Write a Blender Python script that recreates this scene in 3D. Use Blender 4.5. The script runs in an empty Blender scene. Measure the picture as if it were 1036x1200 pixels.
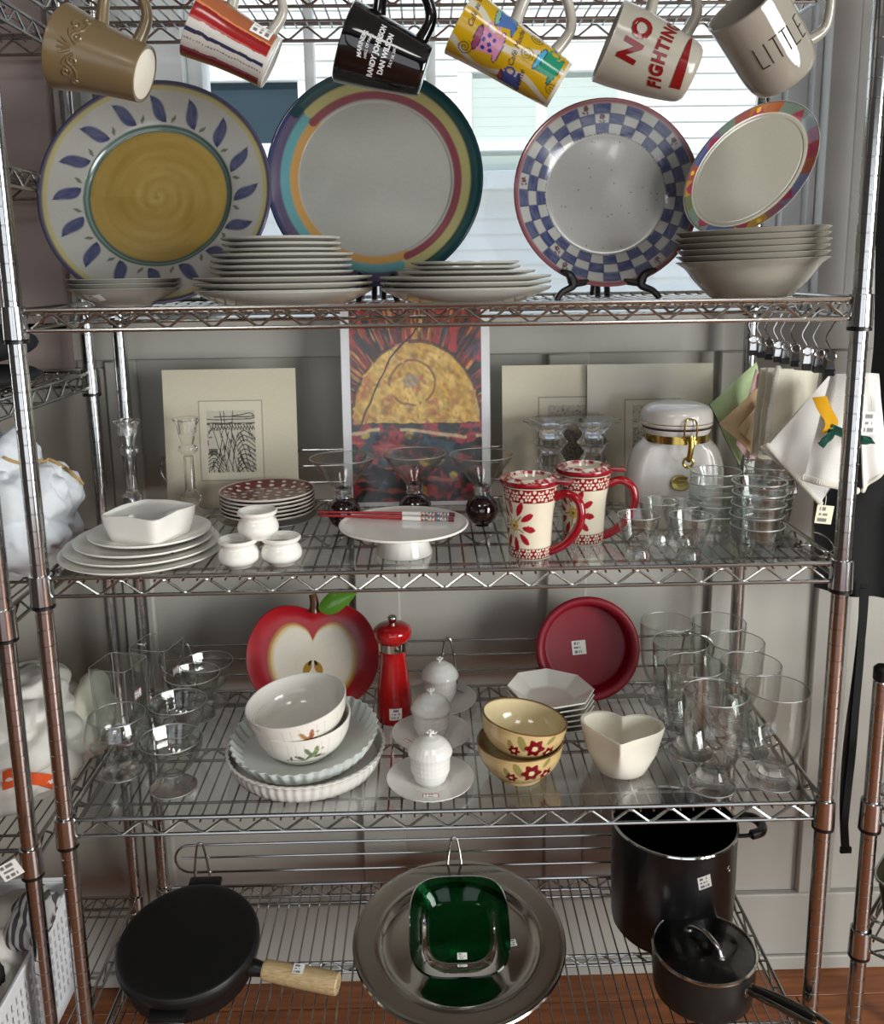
import bpy, bmesh, math, random
import numpy as np
from mathutils import Vector, Matrix, noise as mnoise
random.seed(5)
SC = bpy.context.scene
COL = SC.collection
PI = math.pi

def lin(h):
    h = h.lstrip('#')
    o = []
    for i in (0, 2, 4):
        c = int(h[i:i+2], 16)/255
        o.append(c/12.92 if c <= .04045 else ((c+.055)/1.055)**2.4)
    return tuple(o)

# ------------------------------------------------------------ camera
F, PITCH, YAW, ROLL = 1063.7, .1914, -.0169, -.0143
CAM = Vector((-.0227, -1.2911, 1.5862))
CM = (Matrix.Rotation(YAW, 3, 'Z') @ Matrix.Rotation(PI/2-PITCH, 3, 'X') @ Matrix.Rotation(ROLL, 3, 'Z'))
cd = bpy.data.cameras.new('camera')
cd.sensor_fit = 'VERTICAL'; cd.sensor_height = 24; cd.sensor_width = 24*1036/1200
cd.lens = F/1200*24; cd.shift_y = -80/1200; cd.clip_start = .02
cam = bpy.data.objects.new('camera', cd); COL.objects.link(cam)
cam.matrix_world = Matrix.Translation(CAM) @ CM.to_4x4()
SC.camera = cam

# ------------------------------------------------------------ world, sun, window and fill lights, exposure
SUN_EL, SUN_POWER, SKY_POWER = 50, 2.9, 1.5
WINDOW_POWER, CEILING_FILL_POWER, EXPOSURE = 92, 9, 0.52
w = bpy.data.worlds.new('sky'); SC.world = w; w.use_nodes = True
nt = w.node_tree; nt.nodes.clear()
tc = nt.nodes.new('ShaderNodeTexCoord'); sp = nt.nodes.new('ShaderNodeSeparateXYZ')
rp = nt.nodes.new('ShaderNodeValToRGB'); bg = nt.nodes.new('ShaderNodeBackground'); wo = nt.nodes.new('ShaderNodeOutputWorld')
nt.links.new(tc.outputs['Generated'], sp.inputs[0]); nt.links.new(sp.outputs['Z'], rp.inputs[0])
rp.color_ramp.elements[0].position = .0; rp.color_ramp.elements[0].color = (.80, .84, .88, 1)
rp.color_ramp.elements[1].position = .7; rp.color_ramp.elements[1].color = (.55, .70, .92, 1)
nt.links.new(rp.outputs[0], bg.inputs[0]); bg.inputs[1].default_value = SKY_POWER
nt.links.new(bg.outputs[0], wo.inputs[0])
sl = bpy.data.lights.new('sun', 'SUN'); sl.energy = SUN_POWER; sl.angle = math.radians(1.5); sl.color = (1, .97, .92)
so = bpy.data.objects.new('sun', sl); COL.objects.link(so)
so.rotation_euler = (math.radians(90-SUN_EL), 0, math.radians(-12))
def area(name, loc, target, sx, sy, power, col):
    l = bpy.data.lights.new(name, 'AREA'); l.shape = 'RECTANGLE'; l.size = sx; l.size_y = sy; l.energy = power; l.color = col
    o = bpy.data.objects.new(name, l); COL.objects.link(o); o.location = loc
    o.rotation_euler = (Vector(target)-Vector(loc)).to_track_quat('-Z', 'Y').to_euler(); return o
area('daylight_right_window', (2.75, -2.3, 1.3), (0, -.1, .85), 1.5, 1.7, WINDOW_POWER, (.98, 1, .965))
area('ceiling_fill', (-.9, -1.9, 2.84), (-.9, -1.9, 0), .6, .6, CEILING_FILL_POWER, (1, .985, .94))  # added fill from above, this one and the next; no known lamp
area('ceiling_fill', (.9, -1.9, 2.84), (.9, -1.9, 0), .6, .6, CEILING_FILL_POWER, (1, .985, .94))
vs = SC.view_settings
SC.display_settings.display_device = 'sRGB'
vs.view_transform = 'Standard'; vs.look = 'None'; vs.gamma = 1; vs.exposure = EXPOSURE; vs.use_curve_mapping = False
cy = SC.cycles
cy.use_denoising = True
cy.max_bounces = 14; cy.transmission_bounces = 14; cy.transparent_max_bounces = 24; cy.glossy_bounces = 6; cy.diffuse_bounces = 4
cy.caustics_reflective = False; cy.caustics_refractive = False; cy.sample_clamp_indirect = 4

# ------------------------------------------------------------ picture <-> place
def ray(u, v): return CM @ Vector(((u-518)/F, -(v-520)/F, -1))
def at(u, v, z):
    d = ray(u, v); return CAM + d*((z-CAM.z)/d.z)
def aty(u, v, y):
    d = ray(u, v); return CAM + d*((y-CAM.y)/d.y)
def S(p):
    q = CM.transposed() @ (Vector(p)-CAM); return F/-q.z
HS = {1: 2.0136, 2: 1.5351, 3: 1.1432, 4: .7476, 5: .3033}
TOP = {k: h-.0026 for k, h in HS.items()}
TOP[3] = HS[3]-.0010; TOP[4] = HS[4]-.0010
def spot(L, u, vb, wpx=0):
    """where a round thing stands: front foot edge seen at (u, vb), foot wpx wide -> location, metres per pixel"""
    z = TOP[L] if isinstance(L, int) else L
    p = at(u, vb, z); r = wpx/2/S(p)
    y = p.y+r; x = CAM.x+(p.x-CAM.x)*(y-CAM.y)/(p.y-CAM.y)
    q = Vector((x, y, z)); return q, 1/S(q)
def zat(p, v):
    """height above point p seen at picture row v (same plumb line)"""
    lo, hi = p.z-.5, p.z+1
    for _ in range(40):
        m = (lo+hi)/2; q = CM.transposed() @ (Vector((p.x, p.y, m))-CAM)
        if 520-F*q.y/-q.z > v: lo = m
        else: hi = m
    return lo-p.z

# ------------------------------------------------------------ materials
MATS = {}
def nodes(name):
    m = bpy.data.materials.new(name); m.use_nodes = True
    b = m.node_tree.nodes['Principled BSDF']; return m, m.node_tree, b
def mat(name, hexcol, rough=.4, metal=0, var=.06, nscale=30, bump=0, bscale=200, coat=0, **kw):
    """principled with a little procedural unevenness in colour and, if asked, fine relief"""
    if name in MATS: return MATS[name]
    m, t, b = nodes(name)
    c = lin(hexcol)
    n = t.nodes.new('ShaderNodeTexNoise'); n.inputs['Scale'].default_value = nscale; n.inputs['Detail'].default_value = 3
    co = t.nodes.new('ShaderNodeTexCoord'); t.links.new(co.outputs['Object'], n.inputs['Vector'])
    mx = t.nodes.new('ShaderNodeMix'); mx.data_type = 'RGBA'
    mx.inputs[6].default_value = (*[x*(1-var) for x in c], 1); mx.inputs[7].default_value = (*[min(1, x*(1+var)) for x in c], 1)
    t.links.new(n.outputs['Fac'], mx.inputs[0]); t.links.new(mx.outputs[2], b.inputs['Base Color'])
    b.inputs['Roughness'].default_value = rough; b.inputs['Metallic'].default_value = metal
    b.inputs['Coat Weight'].default_value = coat; b.inputs['Coat Roughness'].default_value = .05
    if bump:
        n2 = t.nodes.new('ShaderNodeTexNoise'); n2.inputs['Scale'].default_value = bscale; n2.inputs['Detail'].default_value = 2
        t.links.new(co.outputs['Object'], n2.inputs['Vector'])
        bp = t.nodes.new('ShaderNodeBump'); bp.inputs['Strength'].default_value = bump; bp.inputs['Distance'].default_value = .002
        t.links.new(n2.outputs['Fac'], bp.inputs['Height']); t.links.new(bp.outputs[0], b.inputs['Normal'])
    for k, v in kw.items(): b.inputs[k.replace('_', ' ')].default_value = v
    MATS[name] = m; return m
def painted(name, rough=.15, coat=0, val=1.):
    """colours come from the design painted on the mesh"""
    if name in MATS: return MATS[name]
    m, t, b = nodes(name)
    a = t.nodes.new('ShaderNodeAttribute'); a.attribute_name = 'Col'
    n = t.nodes.new('ShaderNodeTexNoise'); n.inputs['Scale'].default_value = 60
    hsv = t.nodes.new('ShaderNodeHueSaturation')
    mr = t.nodes.new('ShaderNodeMapRange'); mr.inputs['To Min'].default_value = .94*val; mr.inputs['To Max'].default_value = 1.06*val
    t.links.new(n.outputs['Fac'], mr.inputs['Value']); t.links.new(mr.outputs[0], hsv.inputs['Value'])
    t.links.new(a.outputs['Color'], hsv.inputs['Color']); t.links.new(hsv.outputs[0], b.inputs['Base Color'])
    b.inputs['Roughness'].default_value = rough; b.inputs['Coat Weight'].default_value = coat
    MATS[name] = m; return m
def glassmat(name, col=(1, 1, 1), rough=0., clear=.3, ior=1.45):
    if name in MATS: return MATS[name]
    m, t, b = nodes(name)
    b.inputs['Base Color'].default_value = (*col, 1); b.inputs['Transmission Weight'].default_value = 1
    b.inputs['Roughness'].default_value = rough; b.inputs['IOR'].default_value = ior
    n = t.nodes.new('ShaderNodeTexNoise'); n.inputs['Scale'].default_value = 18
    bp = t.nodes.new('ShaderNodeBump'); bp.inputs['Strength'].default_value = .03; bp.inputs['Distance'].default_value = .002
    t.links.new(n.outputs['Fac'], bp.inputs['Height']); t.links.new(bp.outputs[0], b.inputs['Normal'])
    tr = t.nodes.new('ShaderNodeBsdfTransparent'); tr.inputs[0].default_value = (*col, 1)
    mx = t.nodes.new('ShaderNodeMixShader'); mx.inputs[0].default_value = clear
    t.links.new(b.outputs[0], mx.inputs[1]); t.links.new(tr.outputs[0], mx.inputs[2])
    t.links.new(mx.outputs[0], t.nodes['Material Output'].inputs[0]); MATS[name] = m; return m
def filmmat(name, tint=(.97, .98, .98), gloss=.12, rough=.06):
    """thin clear sheet: see-through with a sheen, stronger at grazing angles"""
    if name in MATS: return MATS[name]
    m, t, b = nodes(name); t.nodes.remove(b)
    tr = t.nodes.new('ShaderNodeBsdfTransparent'); tr.inputs[0].default_value = (*tint, 1)
    gl = t.nodes.new('ShaderNodeBsdfGlossy'); gl.inputs['Roughness'].default_value = rough
    n = t.nodes.new('ShaderNodeTexNoise'); n.inputs['Scale'].default_value = 9; n.inputs['Detail'].default_value = 3
    bp = t.nodes.new('ShaderNodeBump'); bp.inputs['Strength'].default_value = .25; bp.inputs['Distance'].default_value = .004
    t.links.new(n.outputs['Fac'], bp.inputs['Height']); t.links.new(bp.outputs[0], gl.inputs['Normal'])
    fr = t.nodes.new('ShaderNodeLayerWeight'); pw = t.nodes.new('ShaderNodeMath'); pw.operation = 'POWER'; pw.inputs[1].default_value = 4
    t.links.new(fr.outputs['Facing'], pw.inputs[0])
    ad = t.nodes.new('ShaderNodeMath'); ad.operation = 'MULTIPLY_ADD'; ad.inputs[1].default_value = .8; ad.inputs[2].default_value = gloss*.5+.02; ad.use_clamp = True
    t.links.new(pw.outputs[0], ad.inputs[0])
    mx = t.nodes.new('ShaderNodeMixShader'); t.links.new(ad.outputs[0], mx.inputs[0])
    t.links.new(tr.outputs[0], mx.inputs[1]); t.links.new(gl.outputs[0], mx.inputs[2])
    t.links.new(mx.outputs[0], t.nodes['Material Output'].inputs[0]); MATS[name] = m; return m

CHROME = mat('chrome', '#bdbdbd', .16, 1, .05)
WIRE = mat('zinc_wire', '#a9a9a7', .22, 1, .05)
BLACKP = mat('black_plastic', '#0b0b0c', .35)
WHITE = mat('white_glaze', '#f1efe8', .12, 0, .02, coat=.3)
CREAM = mat('cream_glaze', '#dad7cc', .16, 0, .03)
GLASS = glassmat('clear_glass', clear=.12)
def thinglass(name):
    """thin blown glass: clear face on, darker and more mirror-like toward its edges"""
    m, t, b = nodes(name); t.nodes.remove(b)
    lw = t.nodes.new('ShaderNodeLayerWeight'); lw.inputs[0].default_value = .5
    n = t.nodes.new('ShaderNodeTexNoise'); n.inputs['Scale'].default_value = 14
    co = t.nodes.new('ShaderNodeTexCoord'); t.links.new(co.outputs['Object'], n.inputs['Vector'])
    bp = t.nodes.new('ShaderNodeBump'); bp.inputs['Strength'].default_value = .05; bp.inputs['Distance'].default_value = .004
    t.links.new(n.outputs['Fac'], bp.inputs['Height'])
    p1 = t.nodes.new('ShaderNodeMath'); p1.operation = 'POWER'; p1.inputs[1].default_value = 3.2; t.links.new(lw.outputs['Facing'], p1.inputs[0])
    mc = t.nodes.new('ShaderNodeMix'); mc.data_type = 'RGBA'; mc.inputs[6].default_value = (.975, .985, .98, 1); mc.inputs[7].default_value = (.58, .62, .61, 1)
    t.links.new(p1.outputs[0], mc.inputs[0])
    tr = t.nodes.new('ShaderNodeBsdfTransparent'); t.links.new(mc.outputs[2], tr.inputs[0])
    gl = t.nodes.new('ShaderNodeBsdfGlossy'); gl.inputs['Roughness'].default_value = .02; t.links.new(bp.outputs[0], gl.inputs['Normal'])
    p2 = t.nodes.new('ShaderNodeMath'); p2.operation = 'POWER'; p2.inputs[1].default_value = 4; t.links.new(lw.outputs['Facing'], p2.inputs[0])
    ma = t.nodes.new('ShaderNodeMath'); ma.operation = 'MULTIPLY_ADD'; ma.inputs[1].default_value = .8; ma.inputs[2].default_value = .06; t.links.new(p2.outputs[0], ma.inputs[0])
    mx = t.nodes.new('ShaderNodeMixShader'); t.links.new(ma.outputs[0], mx.inputs[0]); t.links.new(tr.outputs[0], mx.inputs[1]); t.links.new(gl.outputs[0], mx.inputs[2])
    t.links.new(mx.outputs[0], t.nodes['Material Output'].inputs[0]); MATS[name] = m; return m
THINGLASS = thinglass('thin_glass')
WHITEP = mat('white_wall_paint', '#b1aea6', .5, 0, .03, 6, .08, 90)
FABW = mat('white_fabric', '#d9d6cf', .9, 0, .03, 12, .35, 500)
FABB = mat('black_fabric', '#060607', .9, 0, .2, 12, .3, 500)
STEEL = mat('polished_steel', '#c9c7c0', .12, 1, .05)
PAINT = painted('glazed_design', .14, .2)
PAINT_DIM = painted('glazed_design_dimmed', .14, .2, .80)  # same glazed paint, darkened as if under the top shelf's weaker light
PRINT = painted('paper_print', .45)

RIMG = filmmat('glass_rim', (.97, .98, .98), .9, .3)
# ------------------------------------------------------------ mesh builder
class MB:
    def __init__(s): s.v = []; s.f = []; s.c = []; s.has = False; s.n = 0
    def add(s, V, Fc, M=None, col=None):
        V = np.asarray(V, float).reshape(-1, 3)
        if col is not None:
            s.has = True
            c = col(V) if callable(col) else np.tile(np.asarray(col, float), (len(V), 1))
        else: c = np.ones((len(V), 3))*.8
        if M is not None:
            A = np.array(M); V = V @ A[:3, :3].T + A[:3, 3]
        s.v.append(V); s.c.append(c); b = s.n
        s.f += [tuple(i+b for i in q) for q in Fc]; s.n += len(V); return s
    def grid(s, P, M=None, col=None, cu=False, cv=False, flip=False):
        """P: (nu, nv, 3)"""
        P = np.asarray(P, float); nu, nv = P.shape[:2]; fs = []
        for i in range(nu if cu else nu-1):
            i2 = (i+1) % nu
            for j in range(nv if cv else nv-1):
                j2 = (j+1) % nv
                q = (i*nv+j, i2*nv+j, i2*nv+j2, i*nv+j2)
                fs.append(q[::-1] if flip else q)
        return s.add(P.reshape(-1, 3), fs, M, col)
    def lathe(s, prof, seg=40, M=None, col=None, warp=None):
        V = []; idx = []
        a = np.arange(seg)/seg*2*PI; ca, sa = np.cos(a), np.sin(a)
        for r, z in prof:
            if abs(r) < 1e-6: idx.append([len(V)]*seg); V.append((0, 0, z))
            else:
                k = len(V); idx.append(list(range(k, k+seg))); V += list(zip(ca*r, sa*r, [z]*seg))
        fs = []
        for A, B in zip(idx, idx[1:]):
            for i in range(seg):
                j = (i+1) % seg
                q = [A[i], A[j], B[j], B[i]]
                q = [x for n_, x in enumerate(q) if x != q[n_-1]]
                if len(q) > 2: fs.append(tuple(q))
        V = np.array(V)
        if warp is not None: V = warp(V)
        return s.add(V, fs, M, col)
    def tube(s, pts, r, seg=8, closed=False, M=None, caps=True, col=None):
        P = [Vector(p) for p in pts]; n = len(P)
        R = r if isinstance(r, (list, tuple, np.ndarray)) else [r]*n
        V = []; prev = None
        for i in range(n):
            if closed: t = P[(i+1) % n]-P[i-1]
            else: t = P[min(i+1, n-1)]-P[max(i-1, 0)]
            t.normalize()
            if prev is None:
                a = Vector((0, 0, 1)) if abs(t.z) < .9 else Vector((1, 0, 0))
                e = t.cross(a).normalized()
            else:
                e = (prev - t*prev.dot(t)); e = e.normalized() if e.length > 1e-6 else t.orthogonal().normalized()
            prev = e; g = t.cross(e)
            for k in range(seg):
                th = 2*PI*k/seg; q = P[i]+(e*math.cos(th)+g*math.sin(th))*R[i]; V.append(q[:])
        fs = []
        for i in range(n if closed else n-1):
            i2 = (i+1) % n
            for k in range(seg):
                k2 = (k+1) % seg; fs.append((i*seg+k, i*seg+k2, i2*seg+k2, i2*seg+k))
        if caps and not closed: fs += [tuple(range(seg))[::-1], tuple((n-1)*seg+k for k in range(seg))]
        return s.add(V, fs, M, col)
    def box(s, lo, hi, M=None, bev=0, seg=2, col=None):
        lo, hi = Vector(lo), Vector(hi)
        bm = bmesh.new(); bmesh.ops.create_cube(bm, size=1)
        for v in bm.verts: v.co = Vector([(lo[i]+hi[i])/2+v.co[i]*(hi[i]-lo[i]) for i in range(3)])
        if bev: bmesh.ops.bevel(bm, geom=list(bm.edges), offset=bev, segments=seg, profile=.5, affect='EDGES')
        bm.verts.index_update()
        s.add([v.co[:] for v in bm.verts], [tuple(v.index for v in f.verts) for f in bm.faces], M, col); bm.free(); return s
    def ball(s, c, r, u=16, v=10, M=None, col=None):
        r = (r, r, r) if not hasattr(r, '__len__') else r
        pr_ = [(math.sin(PI*i/v), -math.cos(PI*i/v)) for i in range(v+1)]; pr_[0] = (0, -1); pr_[-1] = (0, 1)
        T = Matrix.Translation(c) @ Matrix.Diagonal((*r, 1))
        return s.lathe(pr_, u, (M @ T) if M is not None else T, col)
    def poly(s, pts, th, M=None, col=None):
        """flat outline in xy given thickness th along z"""
        n = len(pts); V = [(x, y, 0) for x, y in pts]+[(x, y, th) for x, y in pts]
        fs = [tuple(range(n))[::-1], tuple(range(n, 2*n))]+[(i, (i+1) % n, n+(i+1) % n, n+i) for i in range(n)]
        return s.add(V, fs, M, col)
    def sheet(s, P, th, M=None, col=None):
        """a thick sheet from grid P (nu,nv,3): front, back and rim"""
        P = np.asarray(P, float); du = np.gradient(P, axis=0); dv = np.gradient(P, axis=1)
        n = np.cross(du, dv); n /= np.linalg.norm(n, axis=2, keepdims=True)+1e-12
        A = P+n*th/2; B = P-n*th/2; nu, nv = P.shape[:2]
        V = np.concatenate([A.reshape(-1, 3), B.reshape(-1, 3)]); o = nu*nv; fs = []
        for i in range(nu-1):
            for j in range(nv-1):
                q = (i*nv+j, (i+1)*nv+j, (i+1)*nv+j+1, i*nv+j+1); fs.append(q); fs.append(tuple(x+o for x in q[::-1]))
        loop = [(i, 0) for i in range(nu)]+[(nu-1, j) for j in range(1, nv)]+[(i, nv-1) for i in range(nu-2, -1, -1)]+[(0, j) for j in range(nv-2, 0, -1)]
        L = [i*nv+j for i, j in loop]
        for a, b in zip(L, L[1:]+L[:1]): fs.append((b, a, a+o, b+o))
        return s.add(V, fs, M, col)
    def build(s, name, m, parent=None, sharp=38, loc=None):
        me = bpy.data.meshes.new(name)
        V = np.concatenate(s.v); me.from_pydata(V.tolist(), [], s.f)
        if s.has:
            at_ = me.color_attributes.new('Col', 'FLOAT_COLOR', 'POINT')
            c = np.concatenate(s.c); c4 = np.ones((len(c), 4)); c4[:, :3] = c
            at_.data.foreach_set('color', c4.ravel())
        me.polygons.foreach_set('use_smooth', [True]*len(me.polygons)); me.set_sharp_from_angle(angle=math.radians(sharp))
        me.materials.append(m); me.update()
        o = bpy.data.objects.new(name, me); COL.objects.link(o)
        if parent is not None: o.parent = parent
        if loc is not None: o.location = loc
        return o
def tag(o, label=None, cat=None, group=None, kind=None):
    for k, v in (('label', label), ('category', cat), ('group', group), ('kind', kind)):
        if v: o[k] = v
    return o
def thing(name, loc, label, cat, group=None, M=None):
    o = bpy.data.objects.new(name, None); COL.objects.link(o); o.empty_display_size = .03
    if M is not None: o.matrix_world = M
    else: o.location = loc
    return tag(o, label, cat, group)
def dup(src, loc=None, label=None, group=None, M=None):
    def cp(o, par):
        c = o.copy(); COL.objects.link(c)
        if par is not None: c.parent = par
        for ch in list(o.children): cp(ch, c)
        return c
    c = cp(src, None)
    if M is not None: c.matrix_world = M
    elif loc is not None: c.location = loc
    if label: c['label'] = label
    if group: c['group'] = group
    return c
def cr(pts, n=6, closed=False):
    """Catmull-Rom through points"""
    P = np.array(pts, float); k = len(P); out = []
    for i in range(k if closed else k-1):
        if closed: p0, p1, p2, p3 = P[i-1], P[i], P[(i+1) % k], P[(i+2) % k]
        else: p0, p1, p2, p3 = P[max(i-1, 0)], P[i], P[i+1], P[min(i+2, k-1)]
        for j in range(n):
            t = j/n
            out.append(.5*((2*p1)+(-p0+p2)*t+(2*p0-5*p1+4*p2-p3)*t*t+(-p0+3*p1-3*p2+p3)*t**3))
    if not closed: out.append(P[-1])
    out = np.array(out)
    return [tuple(x) for x in out]
def rs(pts, step):
    """resample a polyline so that no piece is longer than step"""
    out = [pts[0]]
    for a, b in zip(pts, pts[1:]):
        d = math.dist(a, b); n = max(1, int(math.ceil(d/step)))
        out += [tuple(a[i]+(b[i]-a[i])*k/n for i in range(len(a))) for k in range(1, n+1)]
    return out
def shell(outer, t, zin, rim=True):
    """closed profile of a hollow vessel from its outer profile"""
    inn = [(max(r-t, .0005), z) for r, z in outer if z > zin+t*.6]
    top = outer[-1]
    pr_ = list(outer)+([(top[0]-t*.5, top[1]+t*.4)] if rim else [])+inn[::-1]
    if inn: pr_.append((inn[0][0]*.93, zin))
    pr_.append((0, zin))
    return ([(0, outer[0][1])] if outer[0][0] > 0 else [])+pr_
def stand(loc, lean, yaw=0, roll=0):
    R = math.radians
    return Matrix.Translation(loc) @ Matrix.Rotation(R(yaw), 4, 'Z') @ Matrix.Rotation(PI/2-R(lean), 4, 'X') @ Matrix.Rotation(R(roll), 4, 'Z')
# ---- painting helpers (numpy)
def mixc(base, col, m): return base*(1-m[:, None])+np.array(col)*m[:, None]
def sstep(a, b, x): return np.clip((x-a)/(b-a), 0, 1)
def hashn(ix, iy, seed):
    h = np.sin(ix*127.1+iy*311.7+seed*74.7)*43758.5453; return h-np.floor(h)
def vn(x, y, seed=0):
    ix, iy = np.floor(x), np.floor(y); fx, fy = x-ix, y-iy; fx = fx*fx*(3-2*fx); fy = fy*fy*(3-2*fy)
    a, b, c, d = hashn(ix, iy, seed), hashn(ix+1, iy, seed), hashn(ix, iy+1, seed), hashn(ix+1, iy+1, seed)
    return a*(1-fx)*(1-fy)+b*fx*(1-fy)+c*(1-fx)*fy+d*fx*fy
def fbm(x, y, seed=0): return .55*vn(x, y, seed)+.3*vn(x*2.1, y*2.1, seed+1)+.15*vn(x*4.3, y*4.3, seed+2)
def segd(x, y, pl):
    d = np.full(x.shape, 1e9)
    for (x0, y0), (x1, y1) in zip(pl, pl[1:]):
        dx, dy = x1-x0, y1-y0; L = dx*dx+dy*dy+1e-12
        t = np.clip(((x-x0)*dx+(y-y0)*dy)/L, 0, 1); d = np.minimum(d, np.hypot(x-x0-t*dx, y-y0-t*dy))
    return d
def ell(x, y, cx, cy_, a, b, ang=0):
    """<1 inside a turned ellipse"""
    c, s = math.cos(ang), math.sin(ang); dx, dy = x-cx, y-cy_
    return np.hypot((dx*c+dy*s)/a, (-dx*s+dy*c)/b)
def text2d(body, size, offset=0, shear=0, bold=False, spacing=1):
    cu = bpy.data.curves.new('t', 'FONT'); cu.body = body; cu.size = size; cu.offset = offset; cu.shear = shear
    cu.align_x = 'CENTER'; cu.align_y = 'CENTER'; cu.resolution_u = 3; cu.space_character = spacing
    o = bpy.data.objects.new('t', cu); COL.objects.link(o)
    dg = bpy.context.evaluated_depsgraph_get(); me = bpy.data.meshes.new_from_object(o.evaluated_get(dg))
    V = np.array([v.co[:] for v in me.vertices]).reshape(-1, 3); Fc = [tuple(p.vertices) for p in me.polygons]
    bpy.data.objects.remove(o); bpy.data.curves.remove(cu); bpy.data.meshes.remove(me); return V, Fc
def sticker_col(w_, h_, rows=3, bg='#f4f2ee', ink='#55555a', edge=None, seed=1):
    def f(P):
        x, y = P[:, 0]/w_+.5, P[:, 1]/h_+.5
        c = np.tile(np.array(lin(bg)), (len(P), 1))
        for k in range(rows):
            yc = .78-.56*k/max(rows-1, 1)
            on = (np.abs(y-yc) < .09)*(x > .12)*(x < (.55+.3*hashn(np.array([k]), np.array([seed]), 3)[0]))*(hashn(np.floor(x*13), np.full(len(x), k), seed) > .3)
            c = mixc(c, lin(ink), on*.9)
        if edge: c = mixc(c, lin(edge), ((np.abs(x-.5) > .44)+(np.abs(y-.5) > .42) > 0)*1.)
        return c
    return f
def sticker(parent, M, w_=.026, h_=.016, seed=1, name='price_sticker', edge=None, curve=None, rows=3, bg='#f4f2ee'):
    """small printed paper label; curve = radius it is bent to about its local y"""
    nx, ny = 28, 16
    gx, gy = np.meshgrid((np.arange(nx)/(nx-1)-.5)*w_, (np.arange(ny)/(ny-1)-.5)*h_, indexing='ij')
    c0 = sticker_col(w_, h_, rows, bg=bg, edge=edge, seed=seed)
    col = c0(np.stack([gx.ravel(), gy.ravel(), gx.ravel()*0], 1))
    P = np.stack([gx, gy, gx*0], 2)
    if curve: P = np.stack([curve*np.sin(gx/curve), gy, curve*np.cos(gx/curve)-curve], 2)
    b = MB(); b.grid(P, M, lambda V: col); b.grid(P-np.array([0, 0, .0003]), M, lambda V: col*0+.6, flip=True)
    o = b.build(name, PRINT, parent); return o
def rim(parent, z, r=None, pts=None, th=.0009):
    """fire-polished bead along the lip of a glass"""
    P = pts or [(r*math.cos(a), r*math.sin(a), z) for a in np.linspace(0, 2*PI, 49)[:-1]]
    b = MB(); b.tube(P, th, 6, True); return b.build('rim', RIMG, parent)
ORD = ['topmost', 'second from the top', 'third from the top', 'fourth from the top', 'fifth from the top', 'sixth from the top',
       'seventh from the top', 'eighth from the top', 'ninth from the top', 'tenth from the top', 'eleventh from the top']
def rank(k, n):
    """k = 0 topmost"""
    return 'topmost' if k == 0 else ('bottom' if k == n-1 else ('second lowest' if k == n-2 and n > 4 else ORD[k]))

# ============================================================ SETTING
def setting(name):
    o = bpy.data.objects.new(name, None); COL.objects.link(o); o['kind'] = 'structure'; return o
def piece(name, lo, hi, m, parent, bev=.002):
    return MB().box(lo, hi, bev=bev, seg=1).build(name, m, parent)
YW = .53                                                    # face of the recessed wall panels
MAUVE = mat('mauve_wall_paint', '#a3938f', .6, 0, .06, 4, .1, 120)
GREYW = mat('grey_wall_paint', '#b3aea4', .55, 0, .04, 5, .08, 90)
wall = setting('wall_back')
for x0, x1, z0, z1 in ((-2.6, 3, 0, .19), (-2.6, 3, .19, 1.42), (-2.6, -.60, 1.42, 2.9), (.87, 3, 1.42, 2.9), (-.60, .87, 2.6, 2.9)):
    piece('panel', (x0, YW, z0), (x1, YW+.12, z1), WHITEP, wall, 0)
for x0, x1 in ((-.66, -.597), (-.18, -.084), (.222, .307), (.568, .645), (.795, .872), (1.3, 1.4), (1.8, 1.9)):
    b = MB(); b.box((x0, YW-.018, .187), (x1, YW, 1.415), bev=.004, seg=1); b.build('stile', WHITEP, wall)
for x0, x1, z0, z1 in ((-2.6, 3, 1.415, 1.475), (-2.6, 3, .0, .187)):
    b = MB(); b.box((x0, YW-.018, z0), (x1, YW, z1), bev=.003, seg=1); b.build('rail', WHITEP, wall)
MB().box((-2.6, YW-.03, 1.475), (.9, YW+.02, 1.495), bev=.004).build('sill', WHITEP, wall)
# left: grey boarding with a mauve board above it
lb = MB(); lb.box((-2.6, YW-.012, .187), (-.66, YW, 1.40), bev=.003, seg=1); lb.build('board', GREYW, wall)
lb = MB(); lb.box((-2.6, YW-.03, 1.40), (-.715, YW, 2.9), bev=.004, seg=1); lb.build('board', MAUVE, wall)
lb = MB(); lb.box((-.715, YW-.01, 1.40), (-.655, YW, 2.9), bev=.003, seg=1); lb.build('board', mat('taupe_paint', '#a5a09a', .6), wall)
base = setting('baseboard_back')
MB().box((-2.6, YW-.03, 0), (3, YW-.018, .035), bev=.003, seg=1).build('board', WHITEP, base)
# window: frame, muntins, panes
win = setting('window_1')
X0, X1, Z0, Z1 = -.445, .66, 1.49, 2.55
TRIMW = mat('window_paint', '#e6eaec', .4, 0, .02)
MB().box((-.66, YW-.02, 1.475), (-.55, YW+.10, 2.6), bev=.004).build('casing', TRIMW, win)
MB().box((-.55, YW+.02, 1.475), (-.475, YW+.12, 2.6), bev=.004).build('casing', TRIMW, win)
MB().box((-.475, YW+.05, 1.475), (X0, YW+.12, 2.6), bev=.004).build('stop', TRIMW, win)
MB().box((X1, YW+.05, 1.475), (X1+.03, YW+.12, 2.6), bev=.004).build('stop', TRIMW, win)
MB().box((X1+.03, YW+.025, 1.475), (X1+.07, YW+.12, 2.6), bev=.004).build('stop', TRIMW, win)
MB().box((X1+.07, YW, 1.475), (.745, YW+.12, 2.6), bev=.004).build('casing', TRIMW, win)
CASE = mat('grey_casing_paint', '#d8d8d4', .5, 0, .03)
MB().box((.745, YW-.035, 1.475), (.80, YW+.02, 2.6), bev=.006).build('casing', CASE, win)
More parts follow.
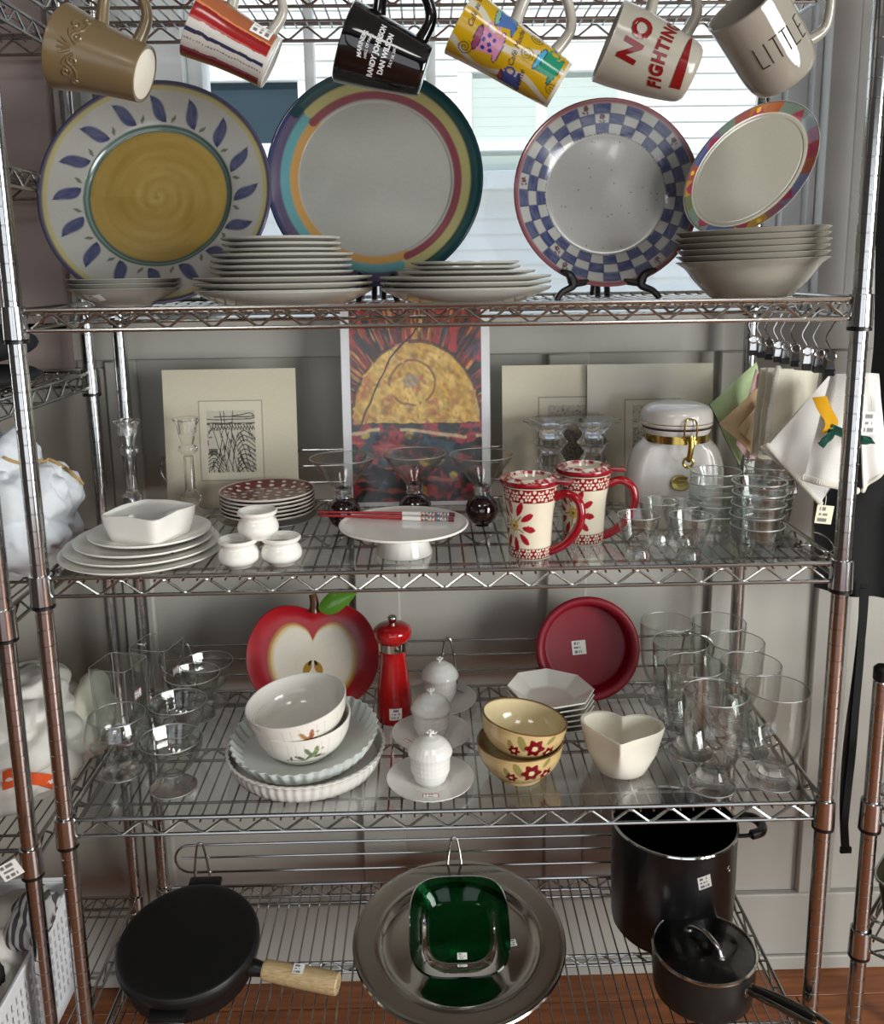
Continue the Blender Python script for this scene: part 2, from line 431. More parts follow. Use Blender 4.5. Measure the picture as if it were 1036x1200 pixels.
MB().box((.802, YW-.028, 1.475), (.87, YW+.02, 2.6), bev=.004).build('casing', CASE, win)
MB().box((X0, YW+.07, Z0-.02), (X1, YW+.11, Z0), bev=.003).build('sash_rail', TRIMW, win)
MB().box((X0, YW+.07, Z1), (X1, YW+.11, Z1+.05), bev=.003).build('sash_rail', TRIMW, win)
bars = [aty(u, 100, YW+.08).x for u in (364, 505)]
for x in bars: MB().box((x-.010, YW+.068, Z0), (x+.010, YW+.10, Z1), bev=.004).build('muntin', TRIMW, win)
pane = filmmat('window_glass', (.96, .98, .98), .0, .01)
xs = [X0]+bars+[X1]
for a, b_ in zip(xs, xs[1:]): MB().box((a, YW+.082, Z0), (b_, YW+.085, Z1)).build('pane', pane, win)

# floor of reddish boards running along the wall
floor = setting('floor')
def wood(name, c0, c1, rough, scale=1.0, axis=0):
    m, t, b = nodes(name); co = t.nodes.new('ShaderNodeTexCoord'); mp = t.nodes.new('ShaderNodeMapping')
    oi = t.nodes.new('ShaderNodeObjectInfo'); sc_ = [14*scale]*3; sc_[axis] = 1.2*scale; mp.inputs['Scale'].default_value = sc_
    cx_ = t.nodes.new('ShaderNodeCombineXYZ'); t.links.new(oi.outputs['Random'], cx_.inputs[2])
    ml = t.nodes.new('ShaderNodeVectorMath'); ml.operation = 'MULTIPLY_ADD'; ml.inputs[1].default_value = (1, 1, 40); t.links.new(cx_.outputs[0], ml.inputs[0])
    t.links.new(co.outputs['Object'], ml.inputs[2]); t.links.new(ml.outputs[0], mp.inputs[0])
    n = t.nodes.new('ShaderNodeTexNoise'); n.inputs['Scale'].default_value = 5; n.inputs['Detail'].default_value = 6; t.links.new(mp.outputs[0], n.inputs['Vector'])
    r = t.nodes.new('ShaderNodeValToRGB'); r.color_ramp.elements[0].position = .3; r.color_ramp.elements[0].color = (*lin(c0), 1)
    r.color_ramp.elements[1].position = .72; r.color_ramp.elements[1].color = (*lin(c1), 1); t.links.new(n.outputs['Fac'], r.inputs[0])
    t.links.new(r.outputs[0], b.inputs['Base Color']); b.inputs['Roughness'].default_value = rough; MATS[name] = m; return m
FLOORW = wood('floor_wood', '#773f20', '#a66437', .35)
fm = {}
y = YW-.018; row = 0
while y > -5:
    x = -2.6-(row*.83 % 1.9)
    while x < 3:
        L = 2.1; a = max(x, -2.6); e = min(x+L, 3)
        if e-a > .05:
            key = round(e-a, 3)
            if key not in fm:
                b = MB(); b.box((0, -.084, -.02), (e-a-.0016, -.0012, 0), bev=.0012, seg=1); o = b.build('floor_board', FLOORW, floor); fm[key] = o.data
            else: o = bpy.data.objects.new('floor_board', fm[key]); COL.objects.link(o); o.parent = floor
            o.location = (a, y, 0)
        x += L
    y -= .085; row += 1
# the rest of the shop: side walls, ceiling, open shop front
ROOM = mat('room_wall_paint', '#4a4744', .8, 0, .04, 3)
wl = setting('wall_left'); MB().box((-2.7, -5, 0), (-2.6, YW+.1, 2.9)).build('panel', ROOM, wl)
wr = setting('wall_right')
for lo, hi in (((3, -5, 0), (3.1, -3.1, 2.9)), ((3, -1.5, 0), (3.1, YW+.1, 2.9)), ((3, -3.1, 0), (3.1, -1.5, .65)), ((3, -3.1, 2.45), (3.1, -1.5, 2.9))):
    MB().box(lo, hi).build('panel', ROOM, wr)
ce = setting('ceiling'); MB().box((-2.7, -5, 2.9), (3.1, YW+.12, 3.0)).build('panel', mat('ceiling_paint', '#8a8680', .9), ce)
up = setting('shade_wall_upper'); MB().box((-2.7, YW, 3.0), (3.1, YW+.15, 5.4)).build('panel', ROOM, up)  # unseen upper wall added, its height shaped to shade the house
wf = setting('wall_front')
for lo, hi in (((-2.7, -5.1, 0), (-1.9, -5, 2.9)), ((2.3, -5.1, 0), (3.1, -5, 2.9)), ((-1.9, -5.1, 2.5), (2.3, -5, 2.9)), ((.1, -5.1, 0), (.3, -5, 2.5))):
    MB().box(lo, hi).build('panel', ROOM, wf)

aw = setting('sun_blocker'); MB().box((-2.6, -6.6, 2.45), (3, -5.1, 2.5)).build('panel', mat('sun_blocker_grey', '#5a5652', .9), aw)  # unseen slab added to keep the sun off the shop floor

# ---- the house across the yard
YH = 3.4
SIDE = mat('house_white_paint', '#f0f0ee', .6, 0, .03, 3)
house = thing('neighbor_house', (0, YH, 0), 'white lap-sided house seen through the window behind the plates', 'house')
MB().box((-4, .03, -.5), (5, .3, 5)).build('wall', SIDE, house)
bm_ = MB(); bm_.add([(-4, .03, 0), (5, .03, 0), (5, .014, 0), (-4, .014, 0), (-4, .03, .08), (5, .03, .08), (5, .022, .08), (-4, .022, .08)],
    [(0, 1, 2, 3)[::-1], (4, 5, 6, 7), (3, 2, 6, 7), (0, 3, 7, 4), (1, 5, 6, 2)])
first = None
z = -.3
while z < 4.2:
    if first is None: o = first = bm_.build('siding_board', SIDE, house)
    else: o = bpy.data.objects.new('siding_board', first.data); COL.objects.link(o); o.parent = house
    o.location = (0, 0, z); z += .076
DARKG = mat('dark_window_glass', '#31424c', .08, 0, .15, 3)
BLIND = mat('pale_window_blind', '#c9d3cd', .5, 0, .06, 3)
def hwin(u0, u1, v0, v1, m, mull, sash, blinds):
    a = aty(u0, v0, YH-.03); c = aty(u1, v1, YH-.03); x0, x1, z1, z0 = a.x, c.x, a.z, c.z
    f = MB()
    for lo, hi in (((x0-.07, -.05, z0-.09), (x1+.07, .02, z0)), ((x0-.07, -.05, z1), (x1+.07, .02, z1+.08)), ((x0-.07, -.05, z0), (x0, .02, z1)), ((x1, -.05, z0), (x1+.07, .02, z1))):
        f.box(lo, hi, bev=.006, seg=1)
    for u in mull: x = aty(u, 130, YH).x; f.box((x-.025, -.045, z0), (x+.025, .02, z1), bev=.004, seg=1)
    for v in sash: zz = aty(600, v, YH).z; f.box((x0, -.045, zz-.022), (x1, .02, zz+.022), bev=.004, seg=1)
    fr = f.build('window_frame', mat('house_trim', '#f4f5f4', .5), house)
    MB().box((x0, -.018, z0), (x1, -.014, z1)).build('pane', m, fr)
    if blinds:
        zz = z1; bl = None
        while zz > z0:
            if bl is None: bl = MB().box((x0, -.026, -.0222), (x1, -.022, .0222)).build('slat', m, fr)
            else: q = bpy.data.objects.new('slat', bl.data); COL.objects.link(q); q.parent = fr; bl2 = q
            (bl if zz == z1 else bl2).location = (0, 0, zz); zz -= .045
hwin(234, 352, 97, 168, DARKG, [], [], False)
hwin(553, 722, 86, 198, BLIND, [634], [173], True)
ground = setting('ground'); MB().box((-4, YW+.15, -.55), (5, YH, -.5)).build('paving', mat('yard_concrete', '#b9b5ac', .9), ground)

# ============================================================ WIRE RACKS
def post_bm(h, r=.0127):
    p = [(0, 0), (r, 0)]; z = .0254
    while z < h-.01:
        p += [(r, z-.0011), (r-.0009, z-.0005), (r-.0009, z+.0005), (r, z+.0011)]; z += .0254
    return MB().lathe(p+[(r, h-.004), (r-.003, h), (0, h)], 14)
def zigzag(b, p0, p1, zt, zb, period=.0635, r=.0021, ph=0):
    p0, p1 = Vector(p0), Vector(p1); L = (p1-p0).length; n = max(2, int(round(L/period*2))); pts = []
    for i in range(n+1):
        t = i/n; q = p0.lerp(p1, t); up_ = (i % 2) == ph
        z = zt if up_ else zb
        e = min(.0035/L, .4/n)
        for s_ in (-1, 1):
            tt = t+s_*e
            if 0 <= tt <= 1: w_ = p0.lerp(p1, tt); pts.append((w_.x, w_.y, z))
    b.tube(pts, r, 6)
CACHE = {}
def make_rack(name, x0, x1, D, levels, height, label, ledges=(), group=None, deck=True):
    root = thing(name, (0, 0, 0), label, 'shelving unit', group)
    W = x1-x0
    for x in (x0, x1):
        for yy in (0, D):
            k = ('post', height)
            if k not in CACHE: o = post_bm(height).build('post', CHROME, root, sharp=30); CACHE[k] = o.data
            else: o = bpy.data.objects.new('post', CACHE[k]); COL.objects.link(o); o.parent = root
            o.location = (x, yy, 0)
    for H in levels:
        k = ('shelf', round(W, 3), D)
        new = k not in CACHE
        if new:
            g = .014
            f = MB()
            for z, r in ((0, .0034), (-.0282, .0031)):
                for a, c in (((g, 0), (W-g, 0)), ((g, D), (W-g, D)), ((0, g), (0, D-g)), ((W, g), (W, D-g))):
                    f.tube([(*a, z), (*c, z)], r, 8)
                for cx_ in (g-.001, W-g+.001):
                    for yy in (0, D): f.ball((cx_, yy, z), .0046, 8, 6)
            for yy in (.05, D/2, D-.05): f.tube([(0, yy, -.007), (W, yy, -.007)], .0024, 8)
            f.tube([(0, D/2, -.0282), (W, D/2, -.0282)], .0028, 8)
            t = MB()
            for yy in (0, D, D/2): zigzag(t, (.02, yy, 0), (W-.02, yy, 0), -.006, -.0252, ph=1)
            for xx in (0, W): zigzag(t, (xx, .02, 0), (xx, D-.02, 0), -.004, -.0252, ph=1)
            dk = MB(); n = int(round(W/.0208))
            for i in range(1, n):
                xx = W*i/n
                dk.tube([(xx, -.004, -.0058), (xx, .004, -.0044), (xx, D-.004, -.0044), (xx, D+.004, -.0058)], .0017, 6)
            c = MB().lathe([(.0134, -.040), (.0175, -.039), (.0165, .006), (.0134, .0066)], 18)
            rg = MB().lathe([(.0134, -.0455), (.0172, -.045), (.0172, -.0405), (.0134, -.040)], 18)
            CACHE[k] = (f, t, dk, c, rg)
            f, t, dk, c, rg = [q.build(nm, mm, None) for q, nm, mm in ((f, 'shelf', WIRE), (t, 'zigzag_truss', WIRE), (dk, 'deck_wires', WIRE), (c, 'corner_collar', CHROME), (rg, 'collar_sleeve', BLACKP))]
            CACHE[k] = (f.data, t.data, dk.data, c.data, rg.data)
            for o in (f, t, dk, c, rg): bpy.data.objects.remove(o)
        md = CACHE[k]
        def link(nm, d, par, loc=(0, 0, 0)):
            o = bpy.data.objects.new(nm, d); COL.objects.link(o); o.parent = par; o.location = loc; return o
        sh = link('shelf', md[0], root, (x0, 0, H)); link('zigzag_truss', md[1], sh)
        if deck: link('deck_wires', md[2], sh)['kind'] = 'stuff'
        for xx in (0, W):
            for yy in (0, D): link('corner_collar', md[3], sh, (xx, yy, 0)); link('collar_sleeve', md[4], sh, (xx, yy, 0))
    for H, inset0, inset1 in ledges:                          # low wire rail along the back edge
        b = MB(); a0, a1 = x0+inset0, x1-inset1; yy = D-.004; r = .032
        zc = H+.073
        pts = [(a0+r-r*math.sin(q), yy, zc+r*math.cos(q)) for q in np.linspace(0, PI, 12)]
        pts2 = [(a1-r+r*math.sin(q), yy, zc-r*math.cos(q)) for q in np.linspace(0, PI, 12)]
        b.tube(pts+pts2, .0026, 8, closed=True)
        b.tube([(a0+.012, yy+.003, zc), (a1-.012, yy+.003, zc)], .0022, 8)
        lg = b.build('back_ledge', WIRE, root)
        for xx in (a0+.055, (a0+a1)/2+.02, a1-.055):
            l = MB(); w_ = .018
            l.tube(cr([(xx-w_, yy-.005, H+.004), (xx-w_*.75, yy-.005, H+.06), (xx-w_*.35, yy-.005, H+.105), (xx, yy-.005, H+.112), (xx+w_*.35, yy-.005, H+.105), (xx+w_*.75, yy-.005, H+.06), (xx+w_, yy-.005, H+.004)], 4), .0024, 8)
            l.build('ledge_loop', WIRE, lg)
    return root
XL, XR, DP = -.597, .597, .432
rack = make_rack('wire_shelving_rack', XL, XR, DP, [HS[k] for k in (1, 2, 3, 4, 5)], 2.16,
    'tall chrome wire shelving rack in front of the window, holding all the dishes',
    [(HS[3]-.003, .06, .08), (HS[4]-.003, .03, .045), (HS[5]-.003, .03, .03)])
nb = make_rack('wire_shelving_rack', -1.56, -.657, DP, [1.995, 1.748, 1.402, 1.092, .697, .283], 2.16,
    'chrome wire shelving rack at the left edge, holding white bedding and a basket')
nr = make_rack('wire_shelving_rack', .672, 1.35, DP, [.742, .512], .955,
    'low chrome wire rack at the lower right edge, its top lower than the glasses')
for o in nr.children:
    if o.name.startswith('post'):
        MB().lathe([(0, .955), (.0135, .9551), (.0135, .972), (.009, .977), (0, .978)], 14).build('post_cap', BLACKP, o)

# clear plastic liners on two shelves
FILM = filmmat('clear_plastic_film', (.90, .91, .91), .22, .08)
for k, lb_ in ((3, 'clear plastic shelf liner under the cake stand and red mugs'), (4, 'clear plastic shelf liner under the quiche dishes and tumblers')):
    nx, ny = 40, 14
    P = np.zeros((nx, ny, 3))
    for i in range(nx):
        for j in range(ny):
            P[i, j] = (XL+.016+(XR-XL-.032)*i/(nx-1), .004+(DP-.01)*j/(ny-1), HS[k]-.0018)
    o = MB().sheet(P, .0012).build('shelf_liner', FILM); tag(o, lb_, 'shelf liner')

# ============================================================ TOP SHELF: big plates, colours darkened to mimic dim light
WHITE_DIM = mat('white_glaze_dimmed', '#adaba3', .14, 0, .02, coat=.2)  # white glaze greyed to stand in for the top shelf's dim light
def plate_prof(R, foot=.58, h=.028, well=.72):
    """front surface from centre to rim, then the back"""
    front = cr([(0, .004), (R*.4, .004), (R*(well-.04), .0045), (R*well, .006), (R*(well+.06), h*.42), (R*.97, h*.93), (R*.99, h)], 5)
    back = cr([(R, h-.001), (R*.985, h-.0045), (R*(well+.05), h*.42-.006), (R*foot, -.001), (R*foot-.004, -.004), (R*foot-.009, -.004), (R*foot-.012, 0), (R*.3, 0)], 4)+[(0, 0)]
    return front, back
def big_plate(name, loc, R, lean, roll, colfn, label, cat, rim=(.3, .3, .3), seg=480, h=.028, well=.72, back='#d9d6cc', yaw=0, scale=(1, 1)):
    M = stand(loc, lean, yaw, roll)
    b = MB(); fr, bk = plate_prof(R, h=h, well=well)
    b.lathe(rs(fr, .0022), seg, None, lambda P: colfn(P[:, 0]/R, P[:, 1]/R))
    bc = np.array(lin(back))
    b.lathe([fr[-1]]+bk, 72, None, lambda P: mixc(np.tile(bc, (len(P), 1)), rim, (np.hypot(P[:, 0], P[:, 1]) > R*.985)*1.))
    o = b.build(name, PAINT_DIM, None); o.matrix_world = M @ Matrix.Diagonal((scale[0], scale[1], 1, 1))
    return tag(o, label, cat)
def yellow_design(x, y):
    r = np.hypot(x, y); a = np.arctan2(y, x); n = len(r)
    wob = .012*(fbm(a*2+9, r*3, 4)-.5)
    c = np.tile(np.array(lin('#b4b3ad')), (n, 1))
    c = mixc(c, lin('#b8ad78'), sstep(.925, .94, r+wob)); c = mixc(c, lin('#57536a'), sstep(.965, .975, r+wob))
    for k in range(16):
        th = math.radians(0+22.5*k)
        for rr, dt, L, W, tilt, cc in ((.775, 0, .130, .062, math.radians(34), '#363e6b'), (.70, .20, .04, .016, math.radians(-25), '#59604a')):
            cx_, cy_ = rr*math.cos(th+dt), rr*math.sin(th+dt); t = th+dt+tilt
            dx, dy = x-cx_, y-cy_; u = (dx*math.cos(t)+dy*math.sin(t))/L; v = (-dx*math.sin(t)+dy*math.cos(t))/W
            v = v+.22*np.sin(u*2.6)
            wv = np.clip(1-u*u, 0, 1)*(1-.25*u)
            m = sstep(1.0, .75, np.abs(v)/(wv+1e-6))*(np.abs(u) < 1)
            c = mixc(c, lin(cc), m*(.8+.2*fbm(u*2, v*4, k)))
            c = mixc(c, lin('#1d2040'), m*sstep(.55, 1., np.abs(u))*.7)
    c = mixc(c, lin('#4c645e'), sstep(.655, .645, r+wob)); c = mixc(c, lin('#8fa39a'), sstep(.635, .625, r+wob)*sstep(.612, .62, r+wob)*.6)
    m = sstep(.60, .59, r+wob)
    sw = fbm(r*16+a*.45, a*.9+r*2, 7)*.6+.4*(.5+.5*np.sin(r*60+a))*np.exp(-r*4)
    yl = np.array(lin('#97782e'))[None]*(1-sw[:, None])+np.array(lin('#c0a968'))[None]*sw[:, None]
    return c*(1-m[:, None])+yl*m[:, None]
pz = TOP[2]
def plate_at(u, v, y, wpx):
    p = aty(u, v, y); return p, wpx/2/S(p)
def lean_loc(u, y_bot, R, lean, z0):
    l = math.radians(lean); zc = z0+R*math.cos(l); yc = y_bot+R*math.sin(l)
    p = aty(u, 219, yc); return Vector((p.x, yc, zc))
p, R = plate_at(187, 231, .29, 266)
print('yellow', p, R, p.z-R*math.cos(.28)-pz)
yl = big_plate('charger_plate', p, R, 18, 0, yellow_design, 'large white charger plate with yellow centre and blue leaves, far left', 'plate', rim=lin('#57536a'), h=.03, well=.62)
def rainbow_design(x, y):
    r = np.hypot(x, y); a = np.degrees(np.arctan2(y, x)); n = len(r)
    st = .008*(fbm(r*60, a*.02, 2)-.5); r = r+st
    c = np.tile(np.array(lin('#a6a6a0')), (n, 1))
    def band(c, r0, r1, colr, a0, a1):
        rm = (r0+r1)/2; hw = (r1-r0)/2
        t = (a-a0) % 360; span = (a1-a0) % 360
        d = np.where(t < span, 0, np.minimum(t-span, 360-t))*math.pi/180*rm
        q = np.hypot(d, r-rm)
        return mixc(c, lin(colr), sstep(hw+.004, hw-.006, q)*(.88+.12*fbm(r*40, a*.05, 5)))
    c = band(c, .955, 1.02, '#252f63', 0, 359)
    c = band(c, .715, .80, '#bd904f', 136, 292); c = band(c, .79, .885, '#5f989e', 136, 285); c = band(c, .875, .965, '#544a68', 138, 280)
    c = band(c, .735, .815, '#83404b', 292, 137); c = band(c, .805, .90, '#aca56d', 292, 134); c = band(c, .89, .99, '#103d3e', 300, 140)
    return c
p, R = plate_at(440, 211, .30, 250)
print('rainbow', p, R, p.z-R*math.cos(.28)-pz)
rb = big_plate('platter', p, R, 9, 0, rainbow_design, 'large round platter with rainbow painted rim and plain white centre, on a black stand', 'plate', rim=lin('#22302f'), h=.02, well=.72)
def check_design(x, y):
    r = np.hypot(x, y); a = np.arctan2(y, x)+.05; n = len(r); N = 32
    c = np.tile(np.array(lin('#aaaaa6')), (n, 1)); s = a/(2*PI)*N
    k = np.floor(s); fk = s-k
    blue = lin('#39416a')
    for i, (r0, r1) in enumerate(((.655, .755), (.755, .855), (.855, .955))):
        inr = (r >= r0)*(r < r1); on = ((k+i) % 2 == 0)
        st = .72+.4*fbm(r*50, a*9, 3+i)
        c = mixc(c, blue, np.clip(inr*on*st, 0, 1))
        ln = np.minimum(np.minimum(fk, 1-fk)*2*PI/N*r, np.minimum(np.abs(r-r0), np.abs(r-r1)))
        c = mixc(c, lin('#2c3358'), inr*sstep(.007, .003, ln)*.8)
        for kk in range(N):                                  # a small flower in some white checks
            if (kk+i) % 2 == 1 and ((i == 2 and kk % 6 == 3) or (i == 1 and kk % 12 == 8)):
                th = (kk+.5)/N*2*PI-.05; rm = (r0+r1)/2
                for j in range(5):
                    q = ell(x, y, rm*math.cos(th)+.018*math.cos(j*1.257), rm*math.sin(th)+.014+.018*math.sin(j*1.257), .013, .013); c = mixc(c, lin('#5a2430'), (q < 1)*.9)
                for s_ in (-1, 1): c = mixc(c, lin('#23322a'), (ell(x, y, rm*math.cos(th)+s_*.02, rm*math.sin(th)-.028, .016, .009, s_*.6) < 1)*.9)
    c = mixc(c, lin('#855056'), sstep(.952, .96, r))
    for i in range(26):
        t, q = random.random()*6.283, .60*math.sqrt(random.random())
        c = mixc(c, lin('#5b6270'), (np.hypot(x-q*math.cos(t), y-q*math.sin(t)) < .0075)*1.)
    return c
p, R = plate_at(709, 229, .26, 215)
print('check', p, R, p.z-R-pz)
ck = big_plate('dinner_plate', p, R, 9, 0, check_design, 'blue and white checked plate with pink rim, on a black easel', 'plate', rim=lin('#9a5f66'), h=.022, well=.655)
def oval_design(x, y):
    r = np.hypot(x, y); a = np.degrees(np.arctan2(y, x)) % 360; n = len(r)
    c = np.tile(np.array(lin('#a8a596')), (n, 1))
    segs = ['#738577', '#738577', '#a15931', '#a76f36', '#935952', '#738577', '#776284', '#515c84', '#9d5447', '#ac8741', '#737658', '#738577',
            '#7b9183', '#56678d', '#56678d', '#ad9142', '#ac8941', '#905c69', '#827090', '#7a7c9d', '#a05d48', '#9d4a4a', '#967887', '#88949a']
    k = np.floor(a/15).astype(int) % 24
    cc = np.array([lin(q) for q in segs])[k]
    m = sstep(.845, .86, r); c = c*(1-m[:, None])+cc*m[:, None]
    for kk in range(24):
        th = math.radians(kk*15+7.5)
        if kk % 3 == 0:
            t = ((a-kk*15-7.5+180) % 360-180)/7; q = np.maximum(np.abs(t)+(r-.87)/.10, (.87-r)*50)
            c = mixc(c, lin('#9b3f55'), (q < 1)*m)
        if kk in (3, 8, 14, 16): c = mixc(c, lin('#e8b83a' if kk != 14 else '#27306e'), (np.hypot(x-.925*math.cos(th), y-.925*math.sin(th)) < .035)*1.)
    c = mixc(c, lin('#cbc5ae'), sstep(.835, .842, r)*sstep(.858, .85, r))
    return mixc(c, lin('#262a4a'), sstep(.978, .984, r))
p = aty(877, 200, .222); s_ = 1/S(p)
ov = big_plate('oval_platter', p, 1, 12, 42.6, oval_design, 'oval platter with multicoloured band and cream centre, tilted behind the cereal bowls', 'plate', rim=lin('#20243c'), h=.15, well=.80) if False else None
b = MB(); a_, b_ = 94*s_, 59*s_
fr, bk = plate_prof(a_, h=.016, well=.80)
b.lathe(rs(fr, .0022), 360, None, lambda P: oval_design(P[:, 0]/a_, P[:, 1]/a_))
b.lathe([fr[-1]]+bk, 72, None, lambda P: np.tile(np.array(lin('#cfcabb')), (len(P), 1)))
ov = b.build('oval_platter', PAINT_DIM); ov.matrix_world = stand(p, 8, 0, 42.6) @ Matrix.Diagonal((1, b_/a_, 1, 1))
tag(ov, 'oval platter with multicoloured band and cream centre, tilted behind the bowls at right', 'plate')
OVP = p

# plate stands
def easel(name, x, y0, y1, z0, zlip, label, wide, lean=10, m=BLACKP):
    """two shaped front legs with a lip, joined to a rear leg"""
    t = thing(name, (x, y0, z0), label, 'plate stand')
    for s in (-1, 1):
        P = [(s*wide*1.08, -.012, 0), (s*wide*.95, -.006, .012), (s*wide*.72, 0, .022), (s*wide*.80, 0, .04), (s*wide*.98, -.012, zlip-z0+.016)]
        b = MB(); b.tube(cr(P, 5), list(np.interp(np.linspace(0, 1, 21), [0, .4, .6, 1], [.005, .006, .0085, .003])), 8)
        b.tube(cr([(s*wide*.72, 0, .024), (s*wide*.4, .01, .028), (s*.012, .03, .035)], 4), .0055, 8)
        b.build('front_leg', m, t)
    ll = math.tan(math.radians(lean)); yb = .036
    b = MB()
    for s in (-1, 1): b.tube([(s*.008, yb, .002), (s*.008, yb+.02+.15*ll, .15)], .0052, 8)
    b.tube([(0, yb+.02+.12*ll, .12), (0, yb+.10, .003)], .004, 6); b.build('rear_leg', m, t)
    return t
q = at(714, 352, pz)
easel('plate_easel', aty(713, 340, .20).x, .212, .33, pz, pz+.03, 'black wooden easel with curled feet under the checked plate', .078, 9)
easel('plate_easel', aty(442, 340, .22).x, .247, .36, pz, pz+.03, 'black plate stand half hidden between the two stacks of plates', .03, 9)
def twist_stand(x, y, z0, h, label, lip):
    t = thing('wire_plate_stand', (x, y, z0), label, 'plate stand')
    for s in (-1, 1):
        for ph in (0, PI):
            pts = []
            base = rs(cr([(s*.045, -.045, lip+.012), (s*.045, -.05, lip-.002), (s*.045, -.015, .012), (s*.05, .035, .0035), (s*.05, .06, .004), (s*.042, .045, h*.5), (s*.03, .05, h)], 6), .0012)
            for i, p_ in enumerate(base): pts.append((p_[0]+.0012*math.cos(i*.5+ph), p_[1]+.0012*math.sin(i*.5+ph), p_[2]+.0012*math.sin(i*.5+ph)))
            b = MB(); b.tube(pts[::2], .0012, 5); b.build('wire', BLACKP, t)
    b = MB(); b.tube([(-.03, .05, h), (.03, .05, h)], .002, 6); b.tube([(-.05, .05, .004), (.05, .05, .004)], .002, 6); b.build('crossbar', BLACKP, t)
    return t
twist_stand(aty(215, 340, .28).x, .27, pz, .17, 'black twisted wire stand behind the stacks, holding the yellow plate', .012)
twist_stand(aty(892, 340, .30).x, .275, pz, .115, 'black twisted wire stand behind the bowls, holding the oval platter', .05)

# ============================================================ stacks of white plates and bowls
def small_plate_profile(R, h, foot, t=.0035, lip=.55):
    """one plate: flat well, flared rim; hollow underside"""
    up_ = [(0, t), (R*foot, t), (R*(foot+.08), t+.002), (R*.97, h), (R*.995, h+.0008)]
    dn = [(R, h-.0006), (R*.985, h-.0028), (R*(foot+.08), .0), (R*foot, -.0025), (R*(foot-.05), -.0025), (R*(foot-.07), 0), (0, 0)]
    return up_+dn
def stack(name, x, y, z0, items, labels, cat, group, m=WHITE, tilt=None, seg=56):
    m = WHITE_DIM
    """items: (R, h, foot, rise) bottom first"""
    z = z0; out = []; cache = {}
    for k, (R, h, foot, rise) in enumerate(items):
        key = (R, h, foot)
        if key not in cache:
            o = MB().lathe(small_plate_profile(R, h, foot), seg).build(name, m); cache[key] = o.data
        else: o = bpy.data.objects.new(name, cache[key]); COL.objects.link(o)
        M = Matrix.Translation((x+random.uniform(-.0012, .0012), y+random.uniform(-.001, .001), z+.0027)) @ Matrix.Rotation(random.random()*6, 4, 'Z')
        if tilt: M = Matrix.Translation((x, y, z0)) @ tilt @ Matrix.Translation((-x, -y, -z0)) @ M
        o.matrix_world = M; tag(o, labels[k], cat, group); out.append(o); z += rise
    return out
# left: three coupe soup bowls
p, s_ = spot(2, 147, 360, 80)
def bowl_prof(R, r0, h, t=.003, lip=.0): return shell(cr([(r0, 0), (r0+.002, .004), (r0+(R-r0)*.55, h*.5), (R-.002, h*.95), (R+lip, h)], 4), t, t+.002)
R = 62.5*s_; h = zat(p, 338)
x_, y_, z_ = p.x, p.y, p.z
md = None; n = 3
for k in range(n):
    if md is None: o = MB().lathe(bowl_prof(R, R*.52, h, lip=.003), 64).build('soup_bowl', WHITE_DIM); md = o.data
    else: o = bpy.data.objects.new('soup_bowl', md); COL.objects.link(o)
    o.location = (x_, y_, z_+k*.0075)
    tag(o, ['bottom white soup bowl with a price label, under the yellow plate', 'middle white soup bowl of the short stack under the yellow plate', 'topmost white soup bowl of the short stack under the yellow plate'][k], 'bowl', 'soup bowls stacked at the left')
    if k == 0:
        th = math.radians(-22); q = .6; rr = R*.52+(R-R*.52)*.56+.001; sl_ = math.atan2(h*.5, (R-R*.52)*.5)
        sticker(o, Matrix.Rotation(th, 4, 'Z') @ Matrix.Translation((0, -rr-.0012, h*.52)) @ Matrix.Rotation(PI/2+(PI/2-sl_), 4, 'X'), .034, .017, 3, curve=rr)
# middle-left stack of eleven
p, s_ = spot(2, 334, 360, 140); Z = p.z
def rad(w): return w/2*s_
items = [(rad(205), .020, .66, .0085)]+[(rad(207), .012, .6, .0078)]*3+[(rad(164), .011, .6, .0072)]*4+[(rad(137), .010, .6, .0072)]*3
H_ = zat(p, 282); f = H_/sum(i[3] for i in items); items = [(a, b, c, d*f) for a, b, c, d in items]
nm = len(items)
labs = ['bottom deep plate of the tall white stack under the rainbow platter']+['dinner plate, %s of the three widest rims in the tall stack' % q for q in ('lowest', 'middle', 'uppermost')]+\
    ['middle sized plate, %s of its four in the tall stack' % q for q in ('lowest', 'second lowest', 'second highest', 'highest')]+['small plate, %s of the three on top of the tall stack' % q for q in ('lowest', 'middle', 'topmost')]
stack('white_plate', p.x, p.y, Z, items, labs, 'plate', 'white plates in the tall stack')
# middle stack of seven
p, s_ = spot(2, 546, 357, 120)
items = [(rad(198), .020, .6, .0095)]+[(rad(200), .011, .6, .0078)]*3+[(rad(160), .010, .6, .0065)]+[(rad(126), .010, .6, .0065)]*2
H_ = zat(p, 311); f = H_/sum(i[3] for i in items); items = [(a, b, c, d*f) for a, b, c, d in items]
labs = ['bottom deep plate of the low stack left of the checked plate']+['dinner plate, %s of three alike in the low stack left of the checked plate' % q for q in ('lowest', 'middle', 'uppermost')]+\
    ['middle sized plate just under the two smallest of the low stack', 'small plate second from the top of the low stack', 'small plate topmost of the low stack left of the checked plate']
stack('white_plate', p.x, p.y, p.z, items, labs, 'plate', 'white plates in the low stack')
